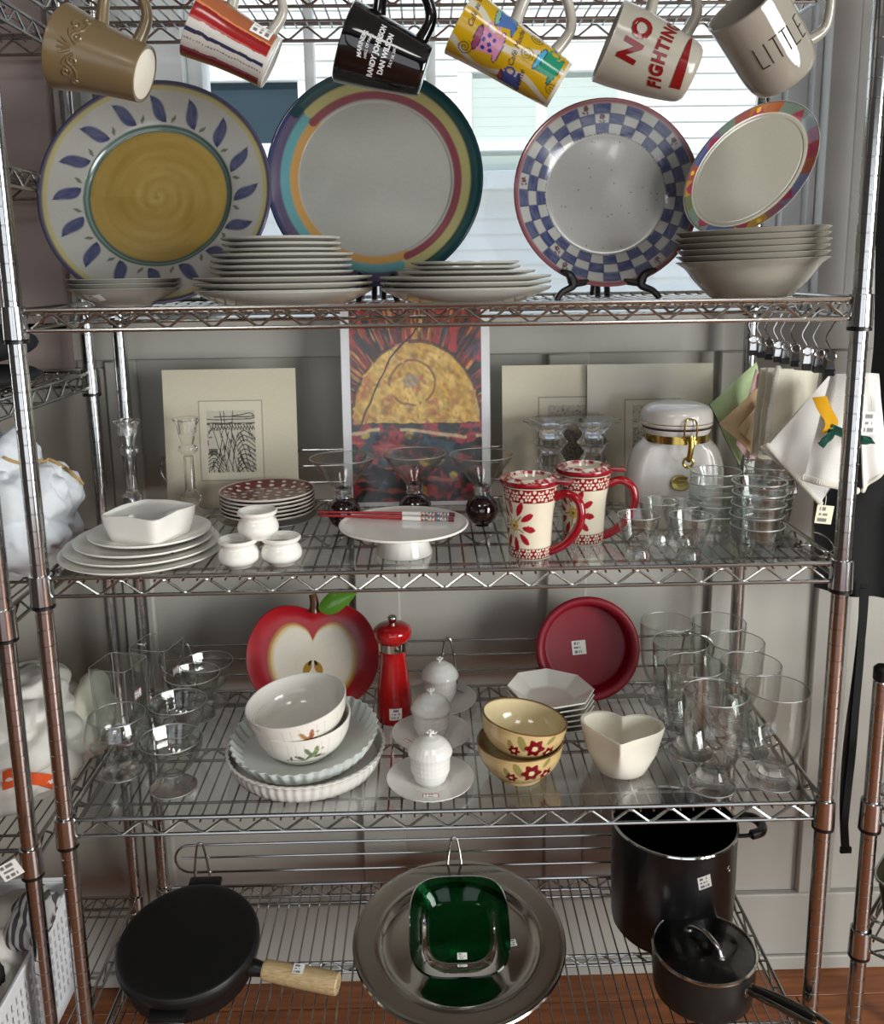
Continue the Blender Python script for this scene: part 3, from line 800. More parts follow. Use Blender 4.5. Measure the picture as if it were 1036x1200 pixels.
# right: six cereal bowls, leaning a little
p, s_ = spot(2, 880, 351, 86); R = 86*s_; h = zat(p, 306)
prof = shell(cr([(R*.50, 0), (R*.56, .004), (R*.74, h*.45), (R*.86, h*.78), (R*.93, h*.9), (R, h)], 5), .0032, .006)
T = Matrix.Translation(p) @ Matrix.Rotation(math.radians(-1.8), 4, 'Y')
rise = (zat(p, 271)-h)/5; md = None
for k in range(6):
    if md is None: o = MB().lathe(prof, 64).build('cereal_bowl', mat('cream_glaze_dimmed', '#9d998d', .18, 0, .03)); md = o.data  # cream glaze with the shelf's dimness put into its colour
    else: o = bpy.data.objects.new('cereal_bowl', md); COL.objects.link(o)
    o.matrix_world = T @ Matrix.Translation((random.uniform(-.001, .001), 0, .0018+k*rise))
    tag(o, '%s bowl of six cream cereal bowls stacked below the oval platter' % rank(5-k, 6), 'bowl', 'cream cereal bowls')

# ============================================================ hanging mugs, white glazes darkened to mimic dim light
def mug_frame(cb, cm, y=-.004, toward=0):
    """base centre and mouth centre in the picture, both near the front rail"""
    a = aty(*cb, y); m_ = aty(*cm, y); d = m_-a; L = d.length
    ax = d.normalized(); ax = (ax+Vector((0, toward, 0))).normalized()
    L = L/max(.3, math.sqrt(1-(ax.y)**2))
    xx = Vector((0, 0, 1)) if abs(ax.z) < .95 else Vector((1, 0, 0))
    xh = Vector((0, 1, 0)).cross(ax).normalized()
    if xh.z < 0: xh = -xh
    yh = ax.cross(xh)
    M = Matrix((xh, yh, ax)).transposed().to_4x4(); M.translation = a
    return M, L
def mug(cb, cm, rprof, label, m, colfn=None, y=-.004, toward=0, t=.004, inner=None, handle=(.25, .8, .036, .006), hm=None, seg=None, step=None, rmouth=None, hsq=1):
    M, L = mug_frame(cb, cm, y, toward)
    rt = thing('mug', None, label, 'mug', 'mugs hanging from the top rail', M=M)
    out = cr([(r, z*L) for r, z in rprof], 6)
    if colfn: out = rs(out, .0016)
    b = MB(); k = seg or (300 if colfn else 64)
    sh = [(0, 0)]+out
    if colfn:
        b.lathe(sh, k, None, lambda P: colfn(np.arctan2(P[:, 0], -P[:, 1]), P[:, 2], L, np.hypot(P[:, 0], P[:, 1])))
        inn = [(max(r-t, .001), z) for r, z in out[::6] if z > .006][::-1]
        ic = np.array(lin(inner or '#e8e4da'))
        b.lathe([out[-1], (out[-1][0]-t/2, out[-1][1]+.001)]+inn+[(0, .006)], 48, None, lambda P: np.tile(ic, (len(P), 1)))
        body = b.build('body', PAINT_DIM, rt)
    else: body = b.lathe(shell(out, t, .006), k).build('body', m, rt)
    rz = lambda z: float(np.interp(z, [q[1] for q in out], [q[0] for q in out]))
    z0, z1, ext, hr = handle[0]*L, handle[1]*L, handle[2], handle[3]
    pts = cr([(rz(z0)-.003, 0, z0), (rz(z0)+ext*.55, 0, z0-.003), (rz((z0+z1)/2)+ext, 0, z0+(z1-z0)*.38), (rz((z0+z1)/2)+ext*1.0, 0, z0+(z1-z0)*.68), (rz(z1)+ext*.62, 0, z1+.004), (rz(z1)-.003, 0, z1)], 6)
    n = len(pts); rr = hr*(1+.35*np.abs(np.linspace(-1, 1, n))**3)
    hb = MB(); hb.tube(pts, rr, 10)
    hb.build('handle', hm or m, rt)
    apex = M @ Vector(max(pts, key=lambda q: (M @ Vector(q)).z)); zr = HS[1]-.0282
    hk_ = MB(); x_, y_ = apex.x, apex.y                           # wire hook carrying the handle, part of the rack
    zb_ = apex.z-2*hr-.003
    hk_.tube(cr([(x_, y_+.010, zb_+.012), (x_, y_+.008, zb_+.001), (x_, y_, zb_-.001), (x_, y_-.009, zb_+.006), (x_, y_-.010, zb_+.02), (x_, -.011, zr-.010), (x_, -.008, zr+.004), (x_, 0, zr+.0062), (x_, .008, zr+.003), (x_, .009, zr-.008)], 5), .0016, 7); hk_.build('mug_hook', WIRE, rack)
    return rt, L, rz, M
def on_mug(rz, phi, z, off=.0006):
    r = rz(z)+off; return (r*math.sin(phi), -r*math.cos(phi), z)
def mug_text(rt, rz, body, size, phi0, z0, m, offset=0, rot=0, shear=0, off=.0006, sx=1, curve=0, name='lettering', spacing=1):
    V, Fc = text2d(body, size, offset, shear, spacing=spacing); r0 = rz(z0); b = MB(); P = []
    for x, y_, _ in V:
        x *= sx; c, s = math.cos(rot), math.sin(rot); y_ += curve*x*x; X, Y = x*c-y_*s, x*s+y_*c
        P.append(on_mug(rz, phi0+X/r0, z0+Y, off))
    b.add(P, Fc); return b.build(name, m, rt)
def mug_curve(b, rz, pts, r, phi0, z0, off=0, k=5):
    r0 = rz(z0); b.tube([on_mug(rz, phi0+x/r0, z0+y_, off) for x, y_ in cr(pts, k)], r, 6)
# 1 beige, embossed scrolls
BEIGE = mat('beige_glaze', '#705f43', .3, 0, .06, 20, coat=.2)
rt, L, rz, M = mug((169, 87), (72, 54), [(.037, .0), (.0375, .02), (.041, .3), (.047, .65), (.054, .93), (.0555, 1)], 'beige mug with embossed scroll pattern, hanging at the far left', BEIGE, toward=.05, handle=(.16, .62, .060, .0068))
b = MB(); zc = L*.70
for s in (1, -1):
    spi = [( .004+s*0, 0)]
    def spiral(cx_, cy_, r0, turns, a0, dirn): return [(cx_+r0*(1-.8*t)*math.cos(a0+dirn*turns*6.283*t), cy_+r0*(1-.8*t)*math.sin(a0+dirn*turns*6.283*t)) for t in np.linspace(0, 1, 14)]
    mug_curve(b, rz, spiral(s*.015, -.003, .0075, 1.3, PI if s > 0 else 0, -s), .0019, -.05, zc, 0, 2)
    mug_curve(b, rz, spiral(s*.031, .005, .007, 1.3, PI if s > 0 else 0, s), .0019, -.05, zc, 0, 2)
    mug_curve(b, rz, spiral(s*.044, -.005, .005, 1.2, PI if s > 0 else 0, -s), .0017, -.05, zc, 0, 2)
    mug_curve(b, rz, [(s*.006, -.003), (s*.014, .006), (s*.022, .009)], .0018, -.05, zc)
    mug_curve(b, rz, [(s*.019, 0), (s*.028, -.007), (s*.038, -.008)], .0018, -.05, zc)
for a in (-40, -14, 14, 40):
    q = math.radians(a); mug_curve(b, rz, [(.004*math.sin(q), .002), (.012*math.sin(q), .004+.009*math.cos(q)), (.014*math.sin(q), .004+.013*math.cos(q))], .002, -.05, zc)
b.build('embossed_scrolls', BEIGE, rt)
b = MB(); b.lathe([(.0, -.0012), (.031, -.0012), (.0325, -.0006), (.0325, .0005)], 40); b.build('base', mat('bare_base', '#e4ddcf', .5), rt)
# 2 stripes along the body
def stripes(ph, z, L, r):
    d = np.degrees(ph); c = np.tile(np.array(lin('#8c7a4e')), (len(d), 1)); wv = 1.2*(fbm(z*90, d*.02, 3)-.5)*4
    d = d+wv
    for a0, a1, cc in ((66, 84, '#7d6c46'), (28, 66, '#ad6543'), (24, 28, '#d98a5c'), (2, 24, '#8e1c1e'), (-2, 2, '#b5453a'), (-52, -2, '#cfccc6'), (-24, -17, '#2d3350'), (-92, -52, '#7c1526'), (-140, -92, '#ad6543')):
        c = mixc(c, lin(cc), ((d >= a0)*(d < a1))*1.)
    c = mixc(c, lin('#9e2224'), ((d > 2)*(d < 16))*1.)
    dash = (np.abs(d+35+np.sin(z*300)*.5) < 1.6)*((z*260) % 1 < .55); c = mixc(c, lin('#3a4058'), dash*.8)
    return mixc(c, lin('#d9d4cc'), (z < .0035)*1.)
WG = mat('offwhite_glaze', '#aaa59b', .16, 0, .03)
rt, L, rz, M = mug((318, 74), (231, 28), [(.0335, 0), (.0345, .02), (.0355, .25), (.039, .6), (.045, .93), (.046, 1)], 'mug with red, orange and white stripes and a price label, second from left', WG, stripes, toward=-.10, handle=(.15, .68, .055, .0062))
r_ = rz(L*.26); sticker(rt, Matrix.Rotation(math.radians(52), 4, 'Z') @ Matrix.Translation((0, -r_-.001, L*.22)) @ Matrix.Rotation(PI/2, 4, 'X'), .024, .027, 7, curve=r_)
# 3 black with white lettering
BLK = mat('black_glaze', '#08080b', .07, 0, .2, coat=.4)
WINK = mat('white_print', '#c9c9cb', .4)
rt, L, rz, M = mug((498, 84), (405, 49), [(.029, 0), (.0335, .012), (.038, .18), (.045, .52), (.0515, .9), (.0525, 1)], 'black mug with white printed lettering, third from left', BLK, toward=-.02, handle=(.16, .72, .056, .0075))
for tx, sz, zz, of, cv in (('MARINERS', .0080, .77, .00025, -9), ('HALL OF FAME', .0052, .695, .0001, -7), ('RANDY JOHNSON', .0095, .585, .0004, 0), ('DAN WILSON', .0095, .475, .0004, 0), ('JULY 28, 2012', .0050, .385, .0001, 8)):
    mug_text(rt, rz, tx, sz, -.12+(.03 if tx[0] in 'MH' else 0), L*zz, WINK, of, 0, 0, .0005, .82 if sz > .01 else .9, cv)
# 4 tall yellow, painted cups
def latte(ph, z, L, r):
    x = ph*.040; y_ = z; n = len(x)
    c = np.tile(np.array(lin('#c49f14')), (n, 1))
    for k in range(-3, 4):
        q = np.abs(x-(k*.045+.012*np.sin(z*55+k)+.006)); c = mixc(c, lin('#c8c3b2'), sstep(.0055, .0045, q))
    def cup(cx_, cy_, w_, h_, col, rimc, ang, dots=None):
        nonlocal c
        ca, sa = math.cos(ang), math.sin(ang); dx, dy = x-cx_, y_-cy_; u = dx*ca+dy*sa; v = -dx*sa+dy*ca
        m = ((np.abs(u) < w_*(.72+.28*sstep(-h_, h_, v)))*(np.abs(v) < h_))*1.
        sc_ = (ell(u, v, 0, -h_, w_*1.25, h_*.28) < 1)*1.; c = mixc(c, lin('#1b2f52'), (ell(u, v, 0, -h_, w_*1.35, h_*.36) < 1)*1.); c = mixc(c, lin(col), sc_)
        c = mixc(c, lin(col), m)
        hd = np.hypot((u-w_*1.15)/1., v*.9); c = mixc(c, lin(col), (hd > h_*.35)*(hd < h_*.58)*(u > w_*.8)*1.)
        c = mixc(c, lin('#1b2f52'), (ell(u, v, 0, h_, w_*1.06, h_*.34) < 1)*1.); c = mixc(c, lin(rimc), (ell(u, v, 0, h_, w_*.92, h_*.26) < 1)*1.)
        if dots:
            for du, dv in ((-.5, .3), (.1, .45), (.55, .1), (-.1, -.15), (-.5, -.4), (.35, -.45)): c = mixc(c, lin(dots), (ell(u, v, du*w_, dv*h_, w_*.17, w_*.17) < 1)*1.)
    cup(-.012, L*.70, .016, .015, '#c98aa8', '#8f4668', .1, '#2b2f8a')
    cup(.030, L*.66, .017, .012, '#4a6fae', '#7fae9a', .2)
    cup(.008, L*.17, .019, .013, '#1f8a6a', '#4fa5c4', -.1)
    cup(-.045, L*.40, .014, .012, '#3c4f9a', '#8a3a4a', .2)
    cup(.055, L*.25, .013, .012, '#6a4a8a', '#c07a4a', .0)
    for cx_, cy_, s in ((-.032, L*.86, 1), (.003, L*.37, -1), (.034, L*.36, 1), (-.02, L*.04, 1)):
        rr_ = np.hypot(x-cx_, y_-cy_); aa = np.arctan2(y_-cy_, (x-cx_)*s); sp_ = np.abs(((rr_/.0042-aa/6.283) % 1)-.5)
        c = mixc(c, lin('#5a4a2e' if s > 0 else '#7d6a2a'), (rr_ < .010)*sstep(.26, .18, sp_)*.9)
    return mixc(c, lin('#d9d3c3'), (z < .004)*1.)
rt, L, rz, M = mug((655, 100), (541, 26), [(.032, 0), (.0325, .02), (.036, .3), (.0395, .7), (.0435, .97), (.044, 1)], 'tall yellow mug painted with coffee cups, fourth from left', WG, latte, toward=.02, handle=(.18, .6, .062, .0068))
INK = mat('brown_ink', '#3a2030', .4)
for tx, ph, zz in (('Café Mocha', .10, .47), ('Café au lait', .35, .92), ('Latte', -.75, .32)):
    mug_text(rt, rz, tx, .0105, ph, L*zz, INK, 0, .18, .35)
# 5 NO FIGHTING
REDINK = mat('raised_red_lettering', '#6e0a0e', .15, 0, .1, coat=.3)
rt, L, rz, M = mug((811, 88), (714, 47), [(.028, 0), (.034, .015), (.040, .10), (.047, .4), (.0525, .8), (.0535, .97), (.054, 1)], 'white mug with raised red lettering, second from right of the hanging mugs', mat('cream_glaze_dimmed', '#9d998d', .18, 0, .03), toward=.05, handle=(.24, .68, .058, .0066))
mug_text(rt, rz, 'NO', .035, .02, L*.74, REDINK, .0016, -.12, 0, .0009, 1.05, spacing=1.12)
mug_text(rt, rz, 'FiGHTiNG', .0235, .02, L*.45, REDINK, .0013, .05, 0, .0009, .80, -4, spacing=1.2)
b = MB(); pts = [(-.034, 0), (.046, .002), (.02, -.008), (-.034, -.014)]
top = cr([(-.036, .001), (-.01, .004), (.02, .003), (.047, -.002)], 6); bot = cr([(-.036, -.013), (-.01, -.009), (.02, -.004), (.047, -.003)], 6)
r0 = rz(L*.2); P = np.array([[on_mug(rz, x/r0, L*.20+y_, .0009) for x, y_ in l] for l in (top, bot)]); b.grid(P, flip=True); b.grid(P)
b.build('underline', REDINK, rt)
# 6 LITTLE
rt, L, rz, M = mug((922, 92), (862, 14), [(.020, -.02), (.036, .0), (.044, .07), (.0485, .25), (.0495, .6), (.0505, .97), (.0515, 1)], 'white mug with thin black lettering, showing its dark inside, far right', mat('glossy_white_glaze', '#948f84', .08, 0, .03, coat=.4), toward=-.30, handle=(.18, .7, .05, .0068), t=.0045)
b = MB(); TH = .00075; hL = .029
def stroke(pts):
    r0 = rz(L*.5); b.tube([on_mug(rz, -.10+x/r0, L*.52+y_, .0002) for x, y_ in rs(pts, .004)], TH, 6)
x = -.034
for ch in 'LITTLE':
    if ch == 'L': stroke([(x, hL/2), (x, -hL/2), (x+.0095, -hL/2)]); x += .0145
    elif ch == 'I': stroke([(x, hL/2), (x, -hL/2)]); x += .0075
    elif ch == 'T': stroke([(x, hL/2), (x+.0105, hL/2)]); stroke([(x+.0052, hL/2), (x+.0052, -hL/2)]); x += .0135
    else:
        stroke([(x, hL/2), (x, -hL/2)]); [stroke([(x, q), (x+.009, q)]) for q in (hL/2, 0, -hL/2)]
b.build('lettering', mat('black_ink', '#17120f', .4), rt)

# ============================================================ MIDDLE SHELF (cake stand, red mugs, prints)
z3 = TOP[3]
def leaning(name, corners_px, y_bot, y_top, th, m, label, cat, group=None, col=None, n=(2, 2), build=True):
    """flat card leaning back: picture corners TL, TR, BL of its face -> thing root at the bottom left, size"""
    tl, tr, bl = [aty(*c, y) for c, y in zip(corners_px, (y_top, y_top, y_bot))]
    return tl, tr, bl
def card(name, u0, u1, vt, vb, yb, yt, z0, th, label, cat, colfn, n, group=None, roll=0, mtl=PRINT):
    """card standing on z0: its left/right edges at picture columns u0,u1 (at the top row vt)"""
    a = aty(u0, vt, yt); b_ = aty(u1, vt, yt); W = b_.x-a.x; zt = (a.z+b_.z)/2
    H = math.hypot(zt-z0, yt-yb); lean = math.degrees(math.atan2(yt-yb, zt-z0))
    M = stand((a.x, yb, z0+.0008), lean, 0, roll)
    t = thing(name, None, label, cat, group, M)
    nx, ny = n
    gx, gy = np.meshgrid(np.linspace(0, W, nx), np.linspace(0, H, ny), indexing='ij')
    P = np.stack([gx, gy, gx*0+th], 2)
    b = MB(); c = colfn(gx.ravel()/W, gy.ravel()/H, W, H)
    b.grid(P, None, lambda V: c)
    e = MB(); e.box((0, 0, 0), (W, H, th-.0002))
    bk = mat('card_edge', '#d8d2c0', .7)
    o = b.build('print_face', mtl, t); e.build('backing_card', bk, t)
    return t, W, H, th, M
MATC = '#cfc7b0'
def strokes(c, x, y, lines, w_, ink, wob=.0):
    for pl in lines: c = mixc(c, lin(ink), sstep(w_, w_*.45, segd(x, y, pl)))
    return c
def sketch(img, inner, kind, seed):
    rnd = random.Random(seed)
    def f(x, y, W, H):
        c = np.tile(np.array(lin(MATC)), (len(x), 1))*(1+.03*(fbm(x*30, y*30, seed)-.5))[:, None]
        X, Y = x*W, y*H
        def rect(r): return np.minimum(np.minimum(x-r[0], r[1]-x)*W, np.minimum(y-r[2], r[3]-y)*H)
        d = rect(inner); c = mixc(c, lin('#8f8873'), (np.abs(d) < .0011)*.8); c = mixc(c, lin('#d6cfba'), (d > .001)*.7)
        d = rect(img); m = (d > 0)*1.
        p = (x-img[0])/(img[1]-img[0]); q = (y-img[2])/(img[3]-img[2])
        k = np.tile(np.array(lin('#c2bcab')), (len(x), 1))
        if kind == 0:
            L = []
            for i in range(5): a = .12+.13*i; L.append([(a, .72-.02*i), (a+.10+.05*rnd.random(), .4), (a+.22+.1*rnd.random(), .02)])
            for i in range(4): a = .62-.1*i; L.append([(a, .6), (a-.08, .3), (a-.12-.05*i, .03)])
            for i in range(9): yy = .68-.075*i; L.append(cr([(.62, yy-.1), (.75, yy+.0), (.9, yy-.06), (1, yy-.13)], 4))
            for i in range(5): yy = .30-.06*i; L.append(cr([(.0, yy), (.15, yy+.05), (.32, yy-.12)], 4))
            L += [[(0, .86), (.3, .85), (1, .87)], [(.0, .8), (1, .795)], [(.15, .9), (1, .9)], cr([(.5, .9), (.7, .93), (.9, .96), (1, .89)], 4), [(.35, 1), (.4, .6)], [(.55, 1), (.5, .5)], [(.28, .97), (.33, .7)]]
            for i in range(16): a = .05+.06*i; L.append([(a, .74+.05*rnd.random()), (a+.05, .69), (a+.07, .75)])
            for i in range(60):
                a0, b0 = rnd.random(), rnd.random()*.7; d0 = -.10 if a0 < .6 else .12; L.append([(a0, b0), (a0+d0*rnd.random()*.6+.02, b0-.05-.1*rnd.random())])
            k = strokes(k, p+.012*(vn(p*9, q*9, 2)-.5), q+.02*(vn(p*8, q*8, 6)-.5), L, .0105, '#151412')
            k = mixc(k, lin('#1d1b18'), ((q > .765)*(q < .80)*(vn(p*40, q*30, 2) > .35)+(q > .56)*(q < .70)*(p < .22)*(vn(p*24, q*20, 5) > .55) > 0)*.8)
            k = mixc(k, lin('#1d1b18'), ((np.abs(q-.34) < .05)*(np.abs(p-.12) < .09))*.8)
        else:
            t = vn(p*70, q*46, seed); g = vn(p*9, q*14, seed+3)
            k = mixc(k, lin('#6d6a62'), ((t > .45)*(q < .84-.25*g))*.65)
            k = mixc(k, lin('#8a867c'), ((t > .6)*(q >= .5))*.4)
            k = mixc(k, lin('#d3cdbd'), (np.abs(q-.72-.03*vn(p*6, q*0, 3)) < .035)*.8)
            k = mixc(k, lin('#3a3832'), ((vn(p*30, q*60, seed+8) > .78))*.6)
        return c*(1-m[:, None])+k*m[:, None]
    return f
card('framed_print', 190, 346, 433, 590, .396, .418, z3, .004, 'matted ink sketch of a landscape leaning behind the candlesticks and red plates', 'print',
     sketch((.32, .685, .255, .705), (.265, .74, .20, .775), 0, 3), (230, 260))
card('framed_print', 588, 722, 428, 600, .398, .419, z3, .004, 'cream matted print behind the crystal candle holders, half covered by another print', 'print',
     sketch((.40, .96, .10, .705), (.32, 1.04, .05, .765), 1, 5), (150, 200))
t, W, H, th, M = card('framed_print', 688, 835, 427, 610, .384, .408, z3, .004, 'cream matted print in creased clear wrap behind the white canister', 'print',
     sketch((.36, .68, .20, .705), (.30, .74, .14, .745), 1, 11), (180, 200))
MB().box((-.001, -.001, .0047), (W+.001, H+.001, .0051)).build('clear_wrap', filmmat('clear_wrap', (.98, .98, .98), .01, .12), t)
def sunset(x, y, W, H):
    """crayon sun over dark striped water"""
    bx, b1 = .055, .07
    p = (x-bx)/(1-2*bx+.0); q = (y-.02)/(1.0-.02)
    n = len(x); c = np.tile(np.array(lin('#f0eff2')), (n, 1)); m = ((p > 0)*(p < 1)*(q > 0)*(q < 1))*1.
    X = (p-.50)*.82; Y = q-.395
    a = np.arctan2(Y, X); r = np.hypot(X, Y)
    p = p+.02*(fbm(p*14, q*14, 61)-.5); q = q+.02*(fbm(p*13+5, q*13, 62)-.5); stk = vn(p*34+q*60, q*16-p*24, 90); stk2 = vn(p*60-q*20, q*50+p*20, 91)
    k = np.tile(np.array(lin('#2a2323')), (n, 1))
    ray_ = fbm(a*16+40, r*4, 3); ray2 = fbm(a*30+10, r*5, 8); ray3 = vn(a*44+7, r*7, 12); bl = fbm(p*7, q*7, 6)
    k = mixc(k, lin('#8f2a20'), sstep(.42, .6, ray_)); k = mixc(k, lin('#c0452c'), sstep(.55, .7, ray2)*.85)
    k = mixc(k, lin('#c98a3f'), sstep(.74, .86, ray3)*.9); k = mixc(k, lin('#d8a56a'), sstep(.86, .95, vn(a*60, r*6, 20))*.8)
    k = mixc(k, lin('#35485a'), sstep(.55, .72, bl)*.8*(X > .05)); k = mixc(k, lin('#4d5a38'), sstep(.62, .75, fbm(p*8, q*8, 15))*.5)
    k = mixc(k, lin('#b5332e'), sstep(.6, .66, fbm(p*9+3, q*9, 22))*(Y > .3)*.8)
    k = mixc(k, lin('#171518'), sstep(.60, .75, fbm(a*10, r*9, 30))*.8)
    R = .405; e = r+.012*(fbm(a*8, r*3, 2)-.5)
    s = (e < R)*(Y > 0)
    g = np.tile(np.array(lin('#c99c3e')), (n, 1)); sw = fbm(a*4, r*26, 9); bl2 = fbm(p*16, q*22, 33)
    g = mixc(g, lin('#dbb660'), sstep(.4, .65, sw)); g = mixc(g, lin('#a8702e'), sstep(.60, .75, bl2)*.8); g = mixc(g, lin('#b5593a'), sstep(.64, .78, fbm(a*5+3, r*30, 41))*.75)
    g = mixc(g, lin('#9d8a74'), (ell(X, Y, -.03, .21, .05, .035) < 1)*.8); g = mixc(g, lin('#6e3a22'), sstep(.008, .003, np.abs(np.hypot((X+.02)/1.3, Y-.2)-.10-.02*fbm(a*3, r, 2)))*(vn(a*6, r*9, 3) > .4)*.8)
    k = k*(1-s[:, None])+g*s[:, None]
    k = mixc(k, lin('#3a1d14'), ((np.abs(e-R) < .009)*(Y > 0)*(vn(a*20, r*4, 2) > .3))*.8)
    line = segd(p, q, cr([(.08, .40), (.2, .58), (.36, .76), (.5, .86), (.42, .98)], 5)); k = mixc(k, lin('#20120e'), sstep(.008, .004, line)*(Y > 0))
    wv = (q < .395); h1 = fbm(p*3, q*36, 51); h2 = fbm(p*11, q*19, 55); h3 = vn(p*9, q*15, 60)
    wt = np.tile(np.array(lin('#1b1a20')), (n, 1))
    wt = mixc(wt, lin('#a12a33'), sstep(.5, .62, h2)); wt = mixc(wt, lin('#2e4a5e'), sstep(.62, .74, fbm(p*8+5, q*14, 70))*.9); wt = mixc(wt, lin('#d0b24a'), sstep(.8, .88, h3)*.8)
    wt = mixc(wt, lin('#c96a58'), sstep(.62, .72, h1)*.6); wt = mixc(wt, lin('#3f5a40'), sstep(.7, .8, fbm(p*9, q*12, 77))*.7); wt = mixc(wt, lin('#0f0e12'), sstep(.55, .7, fbm(p*10+9, q*16, 81))*.8)
    wt = mixc(wt, lin('#d6b58a'), sstep(.012, .004, np.abs(q-.345-.02*np.sin(p*5)))*(vn(p*12, q*2, 4) > .35)*.9)
    k = k*(1-wv[:, None])+wt*wv[:, None]
    k = k*(.62+.55*stk+.25*stk2)[:, None]
    return c*(1-m[:, None])+k*m[:, None]
t, W, H, th, M = card('sunset_picture', 398, 573, 352, 590, .385, .414, z3, .003, 'bright crayon style picture of a yellow sun over water, behind the martini glasses', 'picture', sunset, (240, 330))
MB().box((-.002, -.002, .0037), (W+.002, H+.002, .0041)).build('clear_wrap', MATS['clear_wrap'], t)

# glass candlesticks, crystal holders
def facet(nf, amt):
    def f(V):
        a = np.arctan2(V[:, 1], V[:, 0]); k = 1+amt*np.cos(a*nf); V = V.copy(); V[:, 0] *= k; V[:, 1] *= k; return V
    return f
def candlestick(u, vt, vb, label):
    p, s_ = spot(3, u, vb, 50); h = zat(p, vt)
    t = thing('glass_candlestick', p, label, 'candlestick', 'pair of tall glass candlesticks')
    pr_ = [(0, 0), (.030, 0), (.031, .004), (.022, .012), (.012, .018), (.0125, .022)]
    st = [(.014, .026), (.0185, .032), (.0185, .040), (.012, .046), (.0095, .052), (.0088, h*.62)]
    nk = [(.010, h*.64), (.0165, h*.67), (.0175, h*.69), (.0165, h*.715), (.010, h*.74), (.0125, h*.78), (.0165, h*.86), (.0185, h*.93), (.0245, h*.99), (.0235, h), (.0115, h*.985), (.0105, h*.85), (0, h*.85)]
    MB().lathe(pr_+st[:1]+[(0, .026)], 24, None, None, facet(8, .03)).build('base', GLASS, t)
    MB().lathe([(0, .0263)]+st+[(0, h*.62)], 16, None, None, facet(8, .03)).build('stem', GLASS, t)
    MB().lathe([(0, h*.622)]+nk, 24, None, None, facet(8, .035)).build('candle_cup', GLASS, t)
candlestick(158, 492, 612, 'tall clear glass candlestick at far left, standing behind the white square bowl')
candlestick(226, 490, 612, 'tall clear glass candlestick in front of the ink sketch')
def holder(u, vt, wpx, label):
    p, s_ = spot(3, u, 606, 40); h = zat(p, vt); R = wpx/2*s_
    t = thing('crystal_candle_holder', p, label, 'candle holder', 'crystal candle holders behind the red mugs')
    sc_ = facet(10, .05)
    o = [(0, 0), (R*.7, 0), (R*.72, .006), (R*.4, .014), (R*.3, .03), (R*.38, .045), (R*.3, h*.45), (R*.42, h*.5), (R*.55, h*.56), (R*.42, h*.62), (R*.34, h*.66), (R*.5, h*.72), (R*.62, h*.76), (R*.46, h*.82), (R*.42, h*.86), (R*.6, h*.92), (R*1.0, h*.985), (R*1.0, h), (R*.55, h*.965), (R*.3, h*.95), (R*.28, h*.78), (0, h*.78)]
    k = 14
    MB().lathe(o[:k]+[(0, o[k-1][1])], 30, None, None, sc_).build('stem', GLASS, t)
    MB().lathe([(0, o[k-1][1]+.0004)]+o[k-1:], 40, None, None, sc_).build('scalloped_cup', GLASS, t)
holder(645, 492, 62, 'crystal candle holder with scalloped rim, left of two behind the red mugs')
holder(694, 491, 60, 'crystal candle holder with scalloped rim, right of two beside the canister')

# red polka dot plates
p, s_ = spot(TOP[3]+.012, 315, 613, 76); R = 55*s_
gp = tag(MB().lathe([(0, 0), (R*.7, 0), (R*.75, .003), (R*1.03, .0105), (R*1.04, .0118), (R*.74, .0095), (0, .0092)], 64).build('glass_plate', THINGLASS), 'clear glass plate lying under the stack of red dotted plates', 'plate')
gp.location = (p.x, p.y, TOP[3]); rim(gp, .0113, R*1.035); p = p-Vector((0, 0, .0022))
def dots(P):
    x, y = P[:, 0]/R, P[:, 1]/R; r = np.hypot(x, y); a = np.arctan2(y, x); c = np.tile(np.array(lin('#6a0e18')), (len(x), 1))
    for rr, n, d in ((.0, 1, .05), (.26, 6, .055), (.50, 11, .055), (.70, 16, .05), (.86, 20, .042)):
        for k in range(n):
            th = k/n*6.283+rr*3; c = mixc(c, lin('#ece3d8'), (np.hypot(x-rr*math.cos(th), y-rr*math.sin(th)) < d)*1.)
    return mixc(c, lin('#cfc3bb'), sstep(.965, .98, r))
H_ = zat(p, 575); rise = (H_-.012)/5
prof = small_plate_profile(R, .012, .62)
pt = rs(prof[:5], .0018); md = None
for k in range(6):
    if md is None:
        b = MB(); b.lathe(pt, 200, None, dots); b.lathe(prof[4:], 56, None, lambda P: np.tile(np.array(lin('#d9d2cb')), (len(P), 1))); o = b.build('polka_dot_plate', PAINT); md = o.data
    else: o = bpy.data.objects.new('polka_dot_plate', md); COL.objects.link(o)
    o.location = (p.x, p.y, p.z+.0027+k*rise); o.rotation_euler.z = k
    tag(o, '%s of six small plates stacked before the ink sketch, red with white dots' % rank(5-k, 6) if k == 5 else '%s plate under the red dotted top plate, pale rim only showing' % rank(5-k, 6), 'plate', 'red dotted plates')

# white plates at the left with the square bowl
p, s_ = spot(3, 169, 668, 120)
zc = p.z
for k, (wp, du, rise, lb_) in enumerate(((187, 0, .009, 'bottom and widest of the four flat white plates under the square bowl'), (176, 0, .009, 'second lowest flat white plate under the square bowl'), (160, 2, .0095, 'third lowest flat white plate under the square bowl'), (140, 8, 0, 'topmost flat white plate, directly under the square bowl'))):
    R = wp/2*s_
    o = MB().lathe(small_plate_profile(R, .008, .74, .004), 72).build('white_plate', WHITE); o.location = (p.x+du*s_, p.y+.004*k, zc+.0027); zc += rise
    tag(o, lb_, 'plate', 'flat white plates under the square bowl')
    if k in (0, 2):
        b = MB(); b.lathe([(0, 0), (.003, 0), (.002, .0012), (0, .0014)], 7); a = math.radians(-112 if k == 0 else -52)
        b.build('rim_chip', BLACKP, o, loc=(R*.985*math.cos(a), R*.985*math.sin(a), .0045))
zs = zc+.0027+.0045
